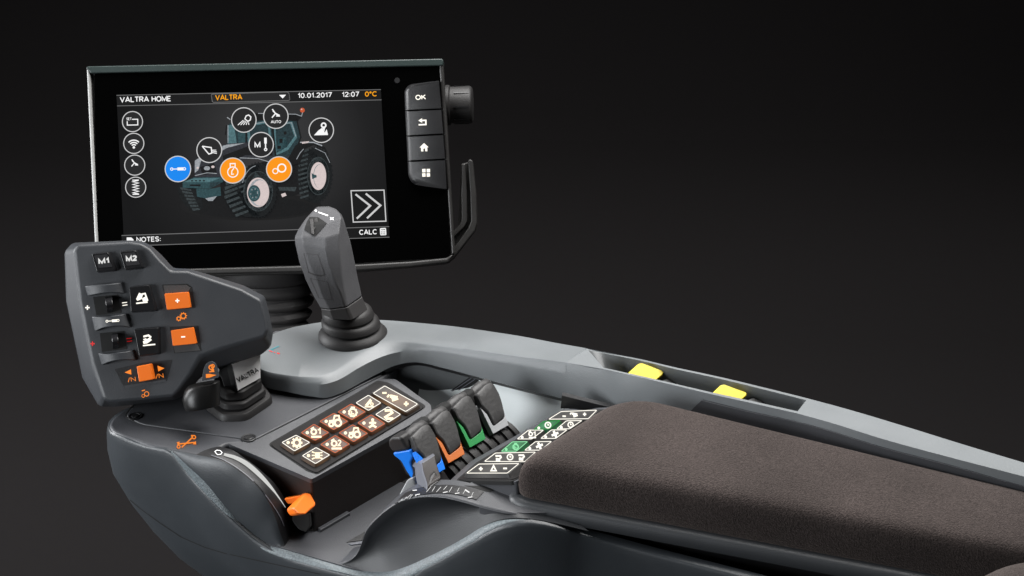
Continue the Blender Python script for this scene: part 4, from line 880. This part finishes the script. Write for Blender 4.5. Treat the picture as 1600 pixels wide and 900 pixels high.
# suede pad on its rim
pa = P(797, 769, 2.3); pb = P(972, 612, 4.2); pc = P(1900, 842, 4.2); pd = P(1900, 976, 2.3)
cor = [V((p.x, p.y, 0)) for p in (pa, pb, pc, pd)]
def pad_ring(grow, r=1.9, n=9):
    ctr = [cor[0]+0*cor[0]]
    u = (cor[3]-cor[0]).normalized(); q = []
    e = [(cor[1]-cor[0]).normalized(), (cor[2]-cor[3]).normalized()]
    a, b2, c2, d2 = cor
    ua = (d2-a).normalized(); ub = (c2-b2).normalized()
    pts = [a-ua*grow-e[0]*grow, b2-ub*grow+e[0]*grow, c2+ub*grow+e[1]*grow, d2+ua*grow-e[1]*grow]
    return [V(p) for p in fillet([tuple(p) for p in pts], [r+grow*.5, 2.6+grow*.5, 2, 2], n)]
base = []
o0 = pad_ring(0, 1.25)
dn = []
for i in range(len(o0)):
    a, b2 = o0[i], o0[(i+1) % len(o0)]; k_ = max(1, int((b2-a).length/.8))
    dn += [a+(b2-a)*(j/k_) for j in range(k_)]
ax0 = (cor[0]+cor[1])/2; ax1 = (cor[2]+cor[3])/2; axd = (ax1-ax0).normalized(); L_ = (ax1-ax0).length; hw = 6.0
def spine(p): t = max(hw, min(L_-hw, (p-ax0).dot(axd))); return ax0+axd*t
rings = []; PH = 2.7; PZ = 1.9
for s_, zz in [(.97, 0), (1.0, .12), (1.008, .30), (1.0, .47), (.987, .62), (.965, .75), (.93, .85), (.88, .92), (.80, .965), (.66, .99), (.48, 1.01), (.3, 1.025), (.12, 1.03)]:
    rings.append([spine(p)+(p-spine(p))*s_+V((0, 0, PZ+PH*zz)) for p in dn])
m = MB(); m.loft(rings); pad = m.build('armrest_pad', SUEDE, con, smooth=80)
m = MB(); r0 = pad_ring(.50, 1.7); r1 = pad_ring(.56, 1.8); r2 = pad_ring(.38, 1.6); r3 = pad_ring(.05, 2.1); r4 = pad_ring(-.6, 1.8); r5 = pad_ring(.2, 2.1)
m.loft([[p+V((0, 0, z)) for p in r] for r, z in [(r4, .98), (r3, 1.0), (r5, 1.06), (r1, 1.3), (r1, 1.65), (r0, 1.90), (r2, 2.06), (r3, 2.1), (r4, 2.1)]])
m.build('pad_rim', RIMP, con, smooth=60)
m = MB(); r6 = pad_ring(-.9, 1.6); m.loft([[p+V((0, 0, -8)) for p in r6], [p+V((0, 0, 1.2)) for p in r6]]); m.build('pad_support', BLACK, con)
# second cushion at the edge of the frame
m = MB(); cc_ = P(1705, 1000, 3.0); rings = []
for z, r in [(-1.2, 5.2), (-.3, 5.7), (.5, 5.6), (1.1, 5.1), (1.5, 4.3), (1.75, 3.2), (1.85, 1.5)]:
    rings.append([cc_+axd*r*1.1*math.cos(k_*math.pi/24)+V((-axd.y, axd.x, 0))*r*.9*math.sin(k_*math.pi/24)+V((0, 0, z)) for k_ in range(48)])
m.loft(rings); m.build('rear_cushion', SUEDE, con, smooth=80)
# pale grey side rail
ST = [ # inner top, chamfer, inner bottom, outer top, z top, z chamfer
    ((400, 558), (398, 566), (400, 590), (404, 546), 1.45, 1.1), ((409, 577), (409, 587), (411, 604), (416, 528), 1.45, 1.1), ((453, 587), (455, 597), (456, 614), (445, 515), 1.45, 1.1),
    ((480, 588), (483, 600), (486, 619.5), (485, 506), 1.45, 1.1), ((505, 585.5), (508, 600), (511, 621.5), (520, 501.5), 1.45, 1.1), ((527, 576), (532, 592), (536, 613), (555, 499.5), 1.47, 1.12), ((553, 557), (562, 574), (566, 597), (580, 499.5), 1.55, 1.2), ((578, 540), (590, 560), (594, 582), (605, 500.5), 1.65, 1.3), ((600, 532), (614, 552), (618, 571), (632, 502.5), 1.75, 1.4),
    ((630, 532.5), (640, 548), (650, 566), (660, 505), 1.9, 1.55), ((680, 539.5), (684, 550), (692, 575), (710, 510), 2.2, 1.9), ((740, 547), (742, 560), (746, 589), (760, 517), 2.6, 2.2), ((800, 556), (802, 571), (804, 604), (815, 525.5), 3.0, 2.5), ((850, 562), (851, 579), (852, 616), (870, 536), 3.35, 2.8), ((884, 566.5), (884, 586), (884, 624), (916, 544), 3.6, 2.95)]
ST2 = [((945, 577), (943, 599), (935, 642), (917, 544.6), 4.0, 3.2), ((980, 585), (978, 610), (975, 660), (1000, 561), 4.3, 3.4), ((1045, 600), (1043, 624), (1040, 690), (1055, 574), 4.55, 3.6), ((1112, 616), (1110, 640), (1108, 705), (1125, 589), 4.8, 3.8), ((1180, 631), (1178, 656), (1176, 730), (1198, 606.5), 5.0, 4), ((1244, 645.5), (1242, 672), (1240, 740), (1262, 622.5), 5.1, 4.1)]
ST3 = [ST2[-1], ((1300, 661), (1298, 688), (1296, 750), (1330, 641), 5.2, 4.2), ((1383, 687), (1381, 714), (1380, 780), (1420, 668), 5.25, 4.2), ((1490, 716), (1488, 744), (1486, 800), (1510, 696), 5.25, 4.2), ((1600, 744.5), (1598, 773), (1596, 850), (1615, 727.5), 5.25, 4.2), ((1760, 787), (1758, 815), (1756, 880), (1775, 777), 5.2, 4.2)]
def rpts(s_):
    it, cl, ib, ot, zt, zc = s_
    a = P(*it, zt); c2 = P(*cl, zc); dz = (ib[1]-cl[1])/23.0; b2 = P(*ib, zc-dz); o = P(*ot, zt); out = (o-a).normalized()
    return a, c2, b2, o, out
def sampled(sts, n):
    cols = list(zip(*[[tuple(q) for q in rpts(s_)[:4]] for s_ in sts])); return [spl(list(c), n) for c in cols]
allst = ST+ST2[:]+ST3[1:]
A, Cc, B, O = sampled(ST, 90)
m = MB(); m.loft([B, Cc], closed=False)
rows = [Cc]+[[c2+(a-c2)*t+V((0, 0, .06*math.sin(math.pi*t))) for c2, a in zip(Cc, A)] for t in (.25, .5, .75)]+[A]
m.loft(rows, closed=False); m.loft([A]+[[a+(o-a)*t for a, o in zip(A, O)] for t in (.33, .66)]+[O], closed=False)
m.loft([O, [o+V((0, .1, -.25)) for o in O], [o-V((0, 0, 1.6)) for o in O]], closed=False)
m.loft([[A[0], Cc[0], B[0]], [O[0], O[0]-V((0, 0, .4)), O[0]-V((0, 0, 1.6))]], closed=False)
A3, C3, B3, O3 = sampled([ST[-1]]+ST2+ST3[1:], 120)
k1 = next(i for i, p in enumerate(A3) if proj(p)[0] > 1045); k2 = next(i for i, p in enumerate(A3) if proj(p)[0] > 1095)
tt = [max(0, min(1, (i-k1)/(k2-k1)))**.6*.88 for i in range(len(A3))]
Mid = [b_+(a-b_)*t for b_, a, t in zip(B3, A3, tt)]
m.loft([B3, C3, A3], closed=False)
m2_ = MB(); m2_.loft([[p-LAT*.18 for p in B3[k1:]], [b_-LAT*.18+(m_-b_)*.5 for b_, m_ in zip(B3[k1:], Mid[k1:])], [p-LAT*.18 for p in Mid[k1:]], [p+LAT*.1 for p in Mid[k1:]]], closed=False)  # darker overlay on the rail's inner face, from beside the pad rearwards
m.loft([O3, [o+V((0, .1, -.2)) for o in O3], [o-V((0, 0, 2.2)) for o in O3]], closed=False)
A4, _, _, O4 = sampled(ST3, 30); m.loft([A4, O4], closed=False)

# thin rims of the tray
A5, _, _, O5 = sampled(ST2, 50)
inn = [a+(o-a).normalized()*.22 for a, o in zip(A5, O5)]; ou = [o-(o-a).normalized()*min(.22, (o-a).length*.3) for a, o in zip(A5, O5)]
m.loft([A5, inn], closed=False); m.loft([O5, ou], closed=False)
t0 = rpts(ST[-1]); t1 = rpts(ST2[0]); mr_ = MB(); mr_.loft([[p-V((0, 0, .5)) for p in (t0[0], t1[0], O5[0])], [t0[0], t1[0], O5[0]]])
m2_.build('dark_inner_face', DECK, con)
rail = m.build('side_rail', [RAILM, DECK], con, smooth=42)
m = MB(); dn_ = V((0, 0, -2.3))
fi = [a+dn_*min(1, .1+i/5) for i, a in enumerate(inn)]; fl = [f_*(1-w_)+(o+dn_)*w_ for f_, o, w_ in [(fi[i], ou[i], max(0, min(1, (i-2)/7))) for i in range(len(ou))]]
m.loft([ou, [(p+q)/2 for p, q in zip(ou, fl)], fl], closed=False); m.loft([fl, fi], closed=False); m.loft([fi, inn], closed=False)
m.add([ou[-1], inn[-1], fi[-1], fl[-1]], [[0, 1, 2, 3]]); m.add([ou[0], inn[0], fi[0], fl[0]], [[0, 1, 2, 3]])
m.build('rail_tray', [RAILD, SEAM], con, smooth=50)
mr_.add([t0[0], O5[0], t0[3]], [[0, 1, 2]]); mr_.build('tray_ramp', RAILM, con)
# mark printed on the rail
m = MB(); d = Dec(m, stick(rail, .02), 0); d.line(dense([(419, 549), (436, 541)], 3, False), 1.4); d.line(dense([(428, 553), (425, 545)], 2, False), 1.2); d.mi = 1; d.line(dense([(420, 548), (430, 551.5)], 2, False), 1.2); d.line([(433, 552), (437, 553)], 1.6)
m.build('axis_mark', [TEALP, REDP], rail, fix=False)
# space below the rail: lightened back wall, dark panel and grooves
Bw = B[48:]+B3[:30]
m = MB(); m.loft([[p+LAT*.9+V((0, 0, .5)) for p in Bw], [p+LAT*.9-V((0, 0, 1.2)) for p in Bw], [p-LAT*1.4-V((0, 0, 5)) for p in Bw]], closed=False); m.build('back_wall', WALLM, con, smooth=60)  # wall sloped upwards to catch overhead light
m = MB(); m.loft([[p+V((0, 0, .02)) for p in B], [p+LAT*1.2+V((0, 0, .02)) for p in B]], closed=False); m.loft([[p+V((0, 0, .02)) for p in B3], [p+LAT*1.2+V((0, 0, .02)) for p in B3]], closed=False); m.loft([[p-LAT*.01 for p in B[40:]+B3], [p+LAT*.22-V((0, 0, .34)) for p in B[40:]+B3]], closed=False); m.build('rail_underside', BLACK, con)  # underside and lower strip blackened: shade below the rail put into colour
wp2 = plane(B[60]+LAT*.75, -(LAT*.9+V((.1, .5, 0))))
m = MB(); m.plate([(590, 560), (755, 584), (700, 622), (690, 660), (590, 660)], wp2, -.2, 0); m.build('back_panel', RAILD, con, bevel=.05)
m = MB(); d = Dec(m, plfn(wp2, .05), 0)
d.poly([(686, 623), (738, 586), (756, 590), (692, 634)]); d.fn = plfn(wp2, .08); d.mi = 1
for k_ in (0, 5.5): d.line([(688, 624+k_), (743+k_, 586.5+k_*.3)], 1.3)
m.build('panel_grooves', [SEAM, CLIPM], con, fix=False)  # pale groove lines are highlights put into the colour
m = MB(); q = [P(876, 612, 2.4), P(960, 640, 2.6), P(945, 640, 2.1), P(874, 640, 1.9)]
wp3 = plane(P(876, 640, 1.9), (P(945, 638, 2.1)-P(876, 638, 1.9)).cross(V((0, 0, 1))))
if wp3[1].dot(FW) > 0: wp3 = plane(wp3[0], -wp3[1])
m.plate([(878, 618), (955, 637), (952, 642), (876, 638)], wp3, -.4, 0); m.build('end_wall', BLACK, con)
# ================================================================== coloured hydraulic levers
LBZ = .6
base_px = [(670, 748), (701, 724.4), (734.4, 700), (770.7, 678.4)]
LB4 = [P(x, y, LBZ) for x, y in base_px]
Tv = (FWD*math.sin(math.radians(41))+V((0, 0, math.cos(math.radians(41)))))
Rl = (LB4[3]-LB4[1]).normalized(); Rl.z = 0; Rl.normalize()
ln = Rl.cross(Tv); ln = ln if ln.dot(FW) < 0 else -ln
g0 = LB4[2]; lp = plane(g0, ln)
G = c14
proto_names = [('blue', BLUE), ('orange', ORGRIP), ('green', GREEN), ('grey', GREYB)]
labels = ['blue banded lever, lowest of the four, beside the grey wedge lever', 'orange banded lever between the blue and the green one', 'green banded lever between the orange and the grey one', 'pale grey banded lever, last of the four, against the pale rail wall']
green = thing('hydraulic_lever', labels[2], 'lever', g0, 'hydraulic levers in a row between the keypads')
outl = G((476, 208), (520, 158), (578, 124), (606, 128), (648, 205), (690, 330), (716, 428), (606, 494), (560, 400), (512, 305))
def back(pts, h0, h1, grow=0): return [on(x, y, lp, h0) for x, y in pts]
m = MB()
f = [on(x, y, lp, -.12) for x, y in outl]; ctr = sum(f, V((0, 0, 0)))/len(f)
m.loft([[ctr+(p-ctr)*.7-ln*2.0+Tv*.3 for p in f], [ctr+(p-ctr)*.9-ln*1.3+Tv*.15 for p in f], f]); m.build('grip_body', BLACK, green, bevel=.15, seg=3, smooth=60)
m = MB(); m.plate(G((513, 306), (606, 494), (717, 430), (648, 232), (652, 262), (686, 372), (680, 385), (612, 436), (600, 428), (560, 350)), lp, -.35, .06)
band = m.build('colour_band', GREEN, green, bevel=.08, seg=3, smooth=50)
m = MB(); pp = fillet(G((478, 212), (510, 180), (540, 148), (580, 126), (602, 138), (640, 205), (660, 262), (684, 368), (612, 432), (603, 424), (562, 345), (516, 298)), 2.5, 3)
f = [on(x, y, lp, .0) for x, y in pp]; ctr = sum(f, V((0, 0, 0)))/len(f)
m.loft([[p-ln*.5 for p in f], f, [ctr+(p-ctr)*.985+ln*.1 for p in f], [ctr+(p-ctr)*.90+ln*.15 for p in f], [ctr+(p-ctr)*.5+ln*.17 for p in f]]); m.build('grip_pad', GRIPPAD, green, bevel=.06, seg=2, smooth=70)
# ridge of folded rubber over the top
m = MB(); top_e = [on(x, y, lp, -.1) for x, y in G((472, 214), (484, 196), (500, 176), (518, 166), (540, 142), (560, 140), (582, 122), (604, 128))]
m.tube([p-ln*.35 for p in top_e], [.22, .30, .34, .36, .34, .36, .34, .24], 12); m.build('top_fold', GRIPPAD, green, smooth=80)
m = MB(); a = on(*G((605, 490))[0], lp, -.3); b2 = on(*G((715, 430))[0], lp, -.3)
q = [a+Rl*.15, b2-Rl*.15, b2-Rl*.15-ln*1.1, a+Rl*.15-ln*1.1]; m.loft([[p-Tv*1.8-V((0, 0, .3)) for p in q], q]); m.build('stem', BLACK, green, bevel=.1, smooth=50)
m = MB(); nL = len([0])
sd = plane(on(*G((512, 305))[0], lp, -.2)-Rl*.12, -Rl)
sp = [(-.1, -.5), (1.25, -.35), (1.35, -1.3), (.9, -1.75), (-.1, -2.0), (-.6, -1.2)]
o0_ = on(*G((512, 305))[0], lp)
prof = [(.2, .25), (.515, 1.67), (.31, 1.74), (-.133, 1.51), (-.75, 1.66), (-1.4, 1.75), (-1.42, 1.38), (-.48, .94), (-.21, .35)]
f = [o0_+Tv*a-ln*b2 for a, b2 in prof]
m.loft([[p+Rl*.9 for p in f], [p-Rl*.12 for p in f]]); m.build('side_shell', GREEN, green, bevel=.1, seg=3, smooth=60)
m = MB(); prof = [(1.32, 1.24), (1.36, .81), (1.13, .145), (.2, .3), (.5, 1.6), (.96, 1.58)]
f = [o0_+Tv*a-ln*b2 for a, b2 in prof]; m.loft([[p+Rl*.9 for p in f], [p-Rl*.16 for p in f]]); m.build('side_cap', SEAM, green, bevel=.2, seg=3, smooth=60)  # cap blackened: shade of the gap between levers put into its colour
for i, (nm, mt) in enumerate(proto_names):
    if i == 2: continue
    r = green.copy(); COL.objects.link(r); r.location = (LB4[i]*S)[:]; r['label'] = labels[i]; LOC[r.name] = LB4[i]
    for ch in list(green.children):
        c = ch.copy(); COL.objects.link(c); c.parent = r
        if ch.name.startswith(('colour_band', 'side_shell')):
            c.material_slots[0].link = 'OBJECT'; c.material_slots[0].material = mt
        if ch.name.startswith('side_cap') and i == 0:
            c.material_slots[0].link = 'OBJECT'; c.material_slots[0].material = RUBBER
# ribbed drum below the levers
m = MB(); hc = LB4[0]*.16+LB4[3]*.84+FWD*1.0-V((0, 0, 1.75))
prof = []; Ld = 5.8; n_ = 16
for i in range(n_):
    h = -Ld/2+Ld*i/n_; r = 1.75 if i % 2 else 1.6
    prof += [(h, r), (h+Ld/n_*.92, r)]
rings = []
up_ = V((0, 0, 1))
for h, r in prof:
    rings.append([hc+Rl*h+FWD*r*math.cos(k_*math.pi/24)+up_*r*math.sin(k_*math.pi/24) for k_ in range(48)])
m.loft(rings); m.build('lever_drum', RUBBER, con, smooth=40)
# ================================================================== grey wedge lever on the arch
wl = thing('wedge_lever', 'grey wedge-shaped lever riding on the arched white scale', 'lever', P(655, 775, 0))
c14 = G
lf = G((190, 600), (204, 546), (264, 604), (272, 660), (304, 758), (296, 815), (284, 822), (240, 790), (218, 700), (214, 640), (186, 622))
wpl_ = plane(P(655, 768, .6)-LAT*.2, -Rl*.75-V((0, -0.5, 0))+V((0, 0, .2)))
f = [on(x, y, wpl_) for x, y in lf]
m = MB(); m.loft([[p+Rl*1.2 for p in f], f], mi=1); m.m[1] = 0; m.m[-1] = 0; body = m.build('wedge_body', [CLIPM, SIDE_SHADE], wl, bevel=.09, seg=3, smooth=50)  # right and lower sides carry painted shade; left and top stay grey
m = MB(); d = Dec(m, stick(body, .02), 0); d.line(dense(G((322, 720), (325, 690), (352, 662), (370, 690)), 4, False), 1.5)
d.mi = 1; d.poly(G((330, 700), (352, 670), (372, 695), (378, 730), (322, 772), (318, 740)))
m.build('release_notch', [SEAM, BLACK], wl, fix=False)
ft = G((98, 835), (150, 735), (165, 715), (200, 700), (232, 780), (250, 800), (180, 822), (120, 850))
fp_ = plane(P(630, 770, -.2), -FW); f = [on(x, y, fp_) for x, y in ft]
m = MB(); m.loft([[p+Rl*1.0-V((0, 0, .2)) for p in f], f]); m.build('wedge_foot', GREYB, wl, bevel=.12, seg=3, smooth=60)
# ================================================================== orange hand throttle
c15 = crop(4.5, 320, 690)
th = thing('hand_throttle', 'bright orange throttle knob at the lower end of the white arc', 'throttle knob', P(470, 800, -3))
td_ = 102.6
fa = c15((622, 462), (690, 515), (782, 460), (738, 364), (700, 380)); ba = c15((570, 480), (585, 528), (690, 517), (690, 385), (560, 405))
A_ = {'tl': D(*c15((620, 462))[0], 99.20), 'bl': D(*c15((648, 516))[0], 99.20), 'br': D(*c15((716, 508))[0], 99.50), 'r': D(*c15((784, 448))[0], 100.80), 'rt': D(*c15((742, 364))[0], 101.20), 't': D(*c15((700, 362))[0], 101.20)}
lft = {'a': D(*c15((568, 478))[0], 100.00), 'b': D(*c15((592, 530))[0], 99.80)}
fr_ = [A_['tl'], A_['bl'], A_['br'], A_['r'], A_['rt'], A_['t']]
dl = lft['a']-A_['tl']
m = MB(); m.loft([[p+(lft['a']-A_['tl']) if i in (0,) else p+(lft['b']-A_['bl'])*(1 if i < 3 else .4) + (FW*.9 if i >= 3 else FW*.2) for i, p in enumerate(fr_)], fr_])
m.build('knob', ORANGE, th, bevel=.16, seg=4, smooth=60)
m = MB(); q = [D(*c15(p)[0], 101.3) for p in ((555, 402), (690, 376), (700, 392), (640, 440), (585, 440))]
m.loft([[p+FW*.8 for p in q], q]); m.build('knob_arm', ORANGE, th, bevel=.08, smooth=50)
m = MB(); q = [D(*c15(p)[0], 101.6) for p in ((615, 505), (740, 505), (742, 600), (715, 640), (660, 620), (612, 560))]
m.loft([[p+FW*1.2 for p in q], q]); m.build('knob_stem', SEAM, th, bevel=.1, smooth=60)
# ================================================================== yellow paddle switches in the rail tray
ys = []
for i, (q, z, lab, blk) in enumerate([([(978, 585.5), (983, 581), (997, 568.5), (1003, 567), (1036, 579.5), (1037, 583), (1024, 594.5), (1010, 606), (984, 596)], 4.1, 'yellow paddle switch in the rail tray, nearer the joystick', [(1030, 596), (1050, 588), (1060, 596), (1048, 610), (1028, 606)]),
                                    ([(1112, 615), (1117, 610), (1126, 601.5), (1132, 600.5), (1166, 613), (1167, 617), (1157, 626), (1146, 638), (1118, 627)], 4.6, 'yellow paddle switch in the rail tray, farther from the joystick', [(1164, 626), (1182, 619), (1196, 627), (1184, 641), (1162, 637)])]):
    c3 = P(q[6][0]-15, q[6][1]-10, z)
    y = thing('paddle_switch', lab, 'switch', c3-V((0, 0, 2)), 'yellow paddle switches in the rail tray')
    pl_ = plane(c3, -FW*.72+V((0, 0, .6))+V((.15, 0, 0))); m = MB()
    f = [on(a, b2, pl_) for a, b2 in fillet(q, 2, 3)]; m.loft([[p-pl_[1]*.5-V((0, 0, .1)) for p in f], f]); m.build('paddle', YELLOW, y, bevel=.1, seg=3, smooth=60)
    bl_ = plane(c3+V((0, .0, -.35)), -FW*.5+V((0, 0, 1))); m = MB(); f = [on(a, b2, bl_) for a, b2 in blk]; m.loft([[p-bl_[1]*1.2 for p in f], f])
    d = Dec(m, plfn(bl_, .02), 1); d.disc((blk[2][0]-2, blk[2][1]+5), 1.3, n=10)
    m.build('switch_base', [BLACK, WHITE], y, bevel=.05)
# ================================================================== backdrop, light, camera
BACK = mat('dark_studio_paper', (.0118, .0108, .0110, 1), .9, bump=.1, bscale=300, spec=.05)
m = MB(); rows = []
prof = [(-150, -42)]+[(130, -42)]
for k_ in range(13):
    a = k_/12*math.pi/2; prof.append((130+70*math.sin(a), 28-70*math.cos(a)))
prof += [(200, 260)]
for y, z in prof: rows.append([V((x, y, z)) for x in (-420, 420)])
m.loft(rows, closed=False); bd = m.build('backdrop', BACK, None, smooth=60); bd['kind'] = 'structure'; bd['label'] = 'dark grey studio backdrop'
w = bpy.data.worlds.new('World'); sc.world = w; w.use_nodes = True
w.node_tree.nodes['Background'].inputs['Color'].default_value = (.5, .52, .56, 1); w.node_tree.nodes['Background'].inputs['Strength'].default_value = .02
def area(name, loc, tgt, sx, sy, pw, col=(1, 1, 1), spread=180):
    l = bpy.data.lights.new(name, 'AREA'); l.shape = 'RECTANGLE'; l.size = sx*S; l.size_y = sy*S; l.energy = pw; l.color = col; l.spread = math.radians(spread)
    o = bpy.data.objects.new(name, l); COL.objects.link(o); o.location = (V(loc)*S)[:]; o.rotation_euler = (V(tgt)-V(loc)).to_track_quat('-Z', 'Y').to_euler(); return o
area('softbox_overhead', (25, 20, 115), (0, -15, 0), 150, 80, 25, (1, .985, .97), 130)
area('softbox_left', (-98, -74, 22), (-24, -21, -3), 50, 40, 2.7, (.94, .97, 1), 95)
area('rim_strip', (-150, 10, 40), (-22, -8, 5), 30, 90, 26, (.97, .98, 1))
area('backdrop_lamp', (60, 60, 20), (60, 200, 40), 60, 40, 2.2, (1, .96, .96))
area('floor_lamp', (-70, 20, 20), (-60, 60, -42), 40, 40, .9)
cam = bpy.data.cameras.new('camera'); co = bpy.data.objects.new('camera', cam); COL.objects.link(co)
co.location = (CAM*S)[:]; co.rotation_euler = (math.radians(90)-PIT, 0, 0)
cam.sensor_width = 36; cam.lens = FOC/1600*36; cam.clip_start = .01; cam.clip_end = 50
sc.camera = co
sc.render.resolution_x = 1024; sc.render.resolution_y = 576
sc.view_settings.view_transform = 'Standard'; sc.view_settings.look = 'None'; sc.view_settings.exposure = 0; sc.view_settings.gamma = 1
sc.cycles.use_denoising = True
sc.cycles.max_bounces = 6
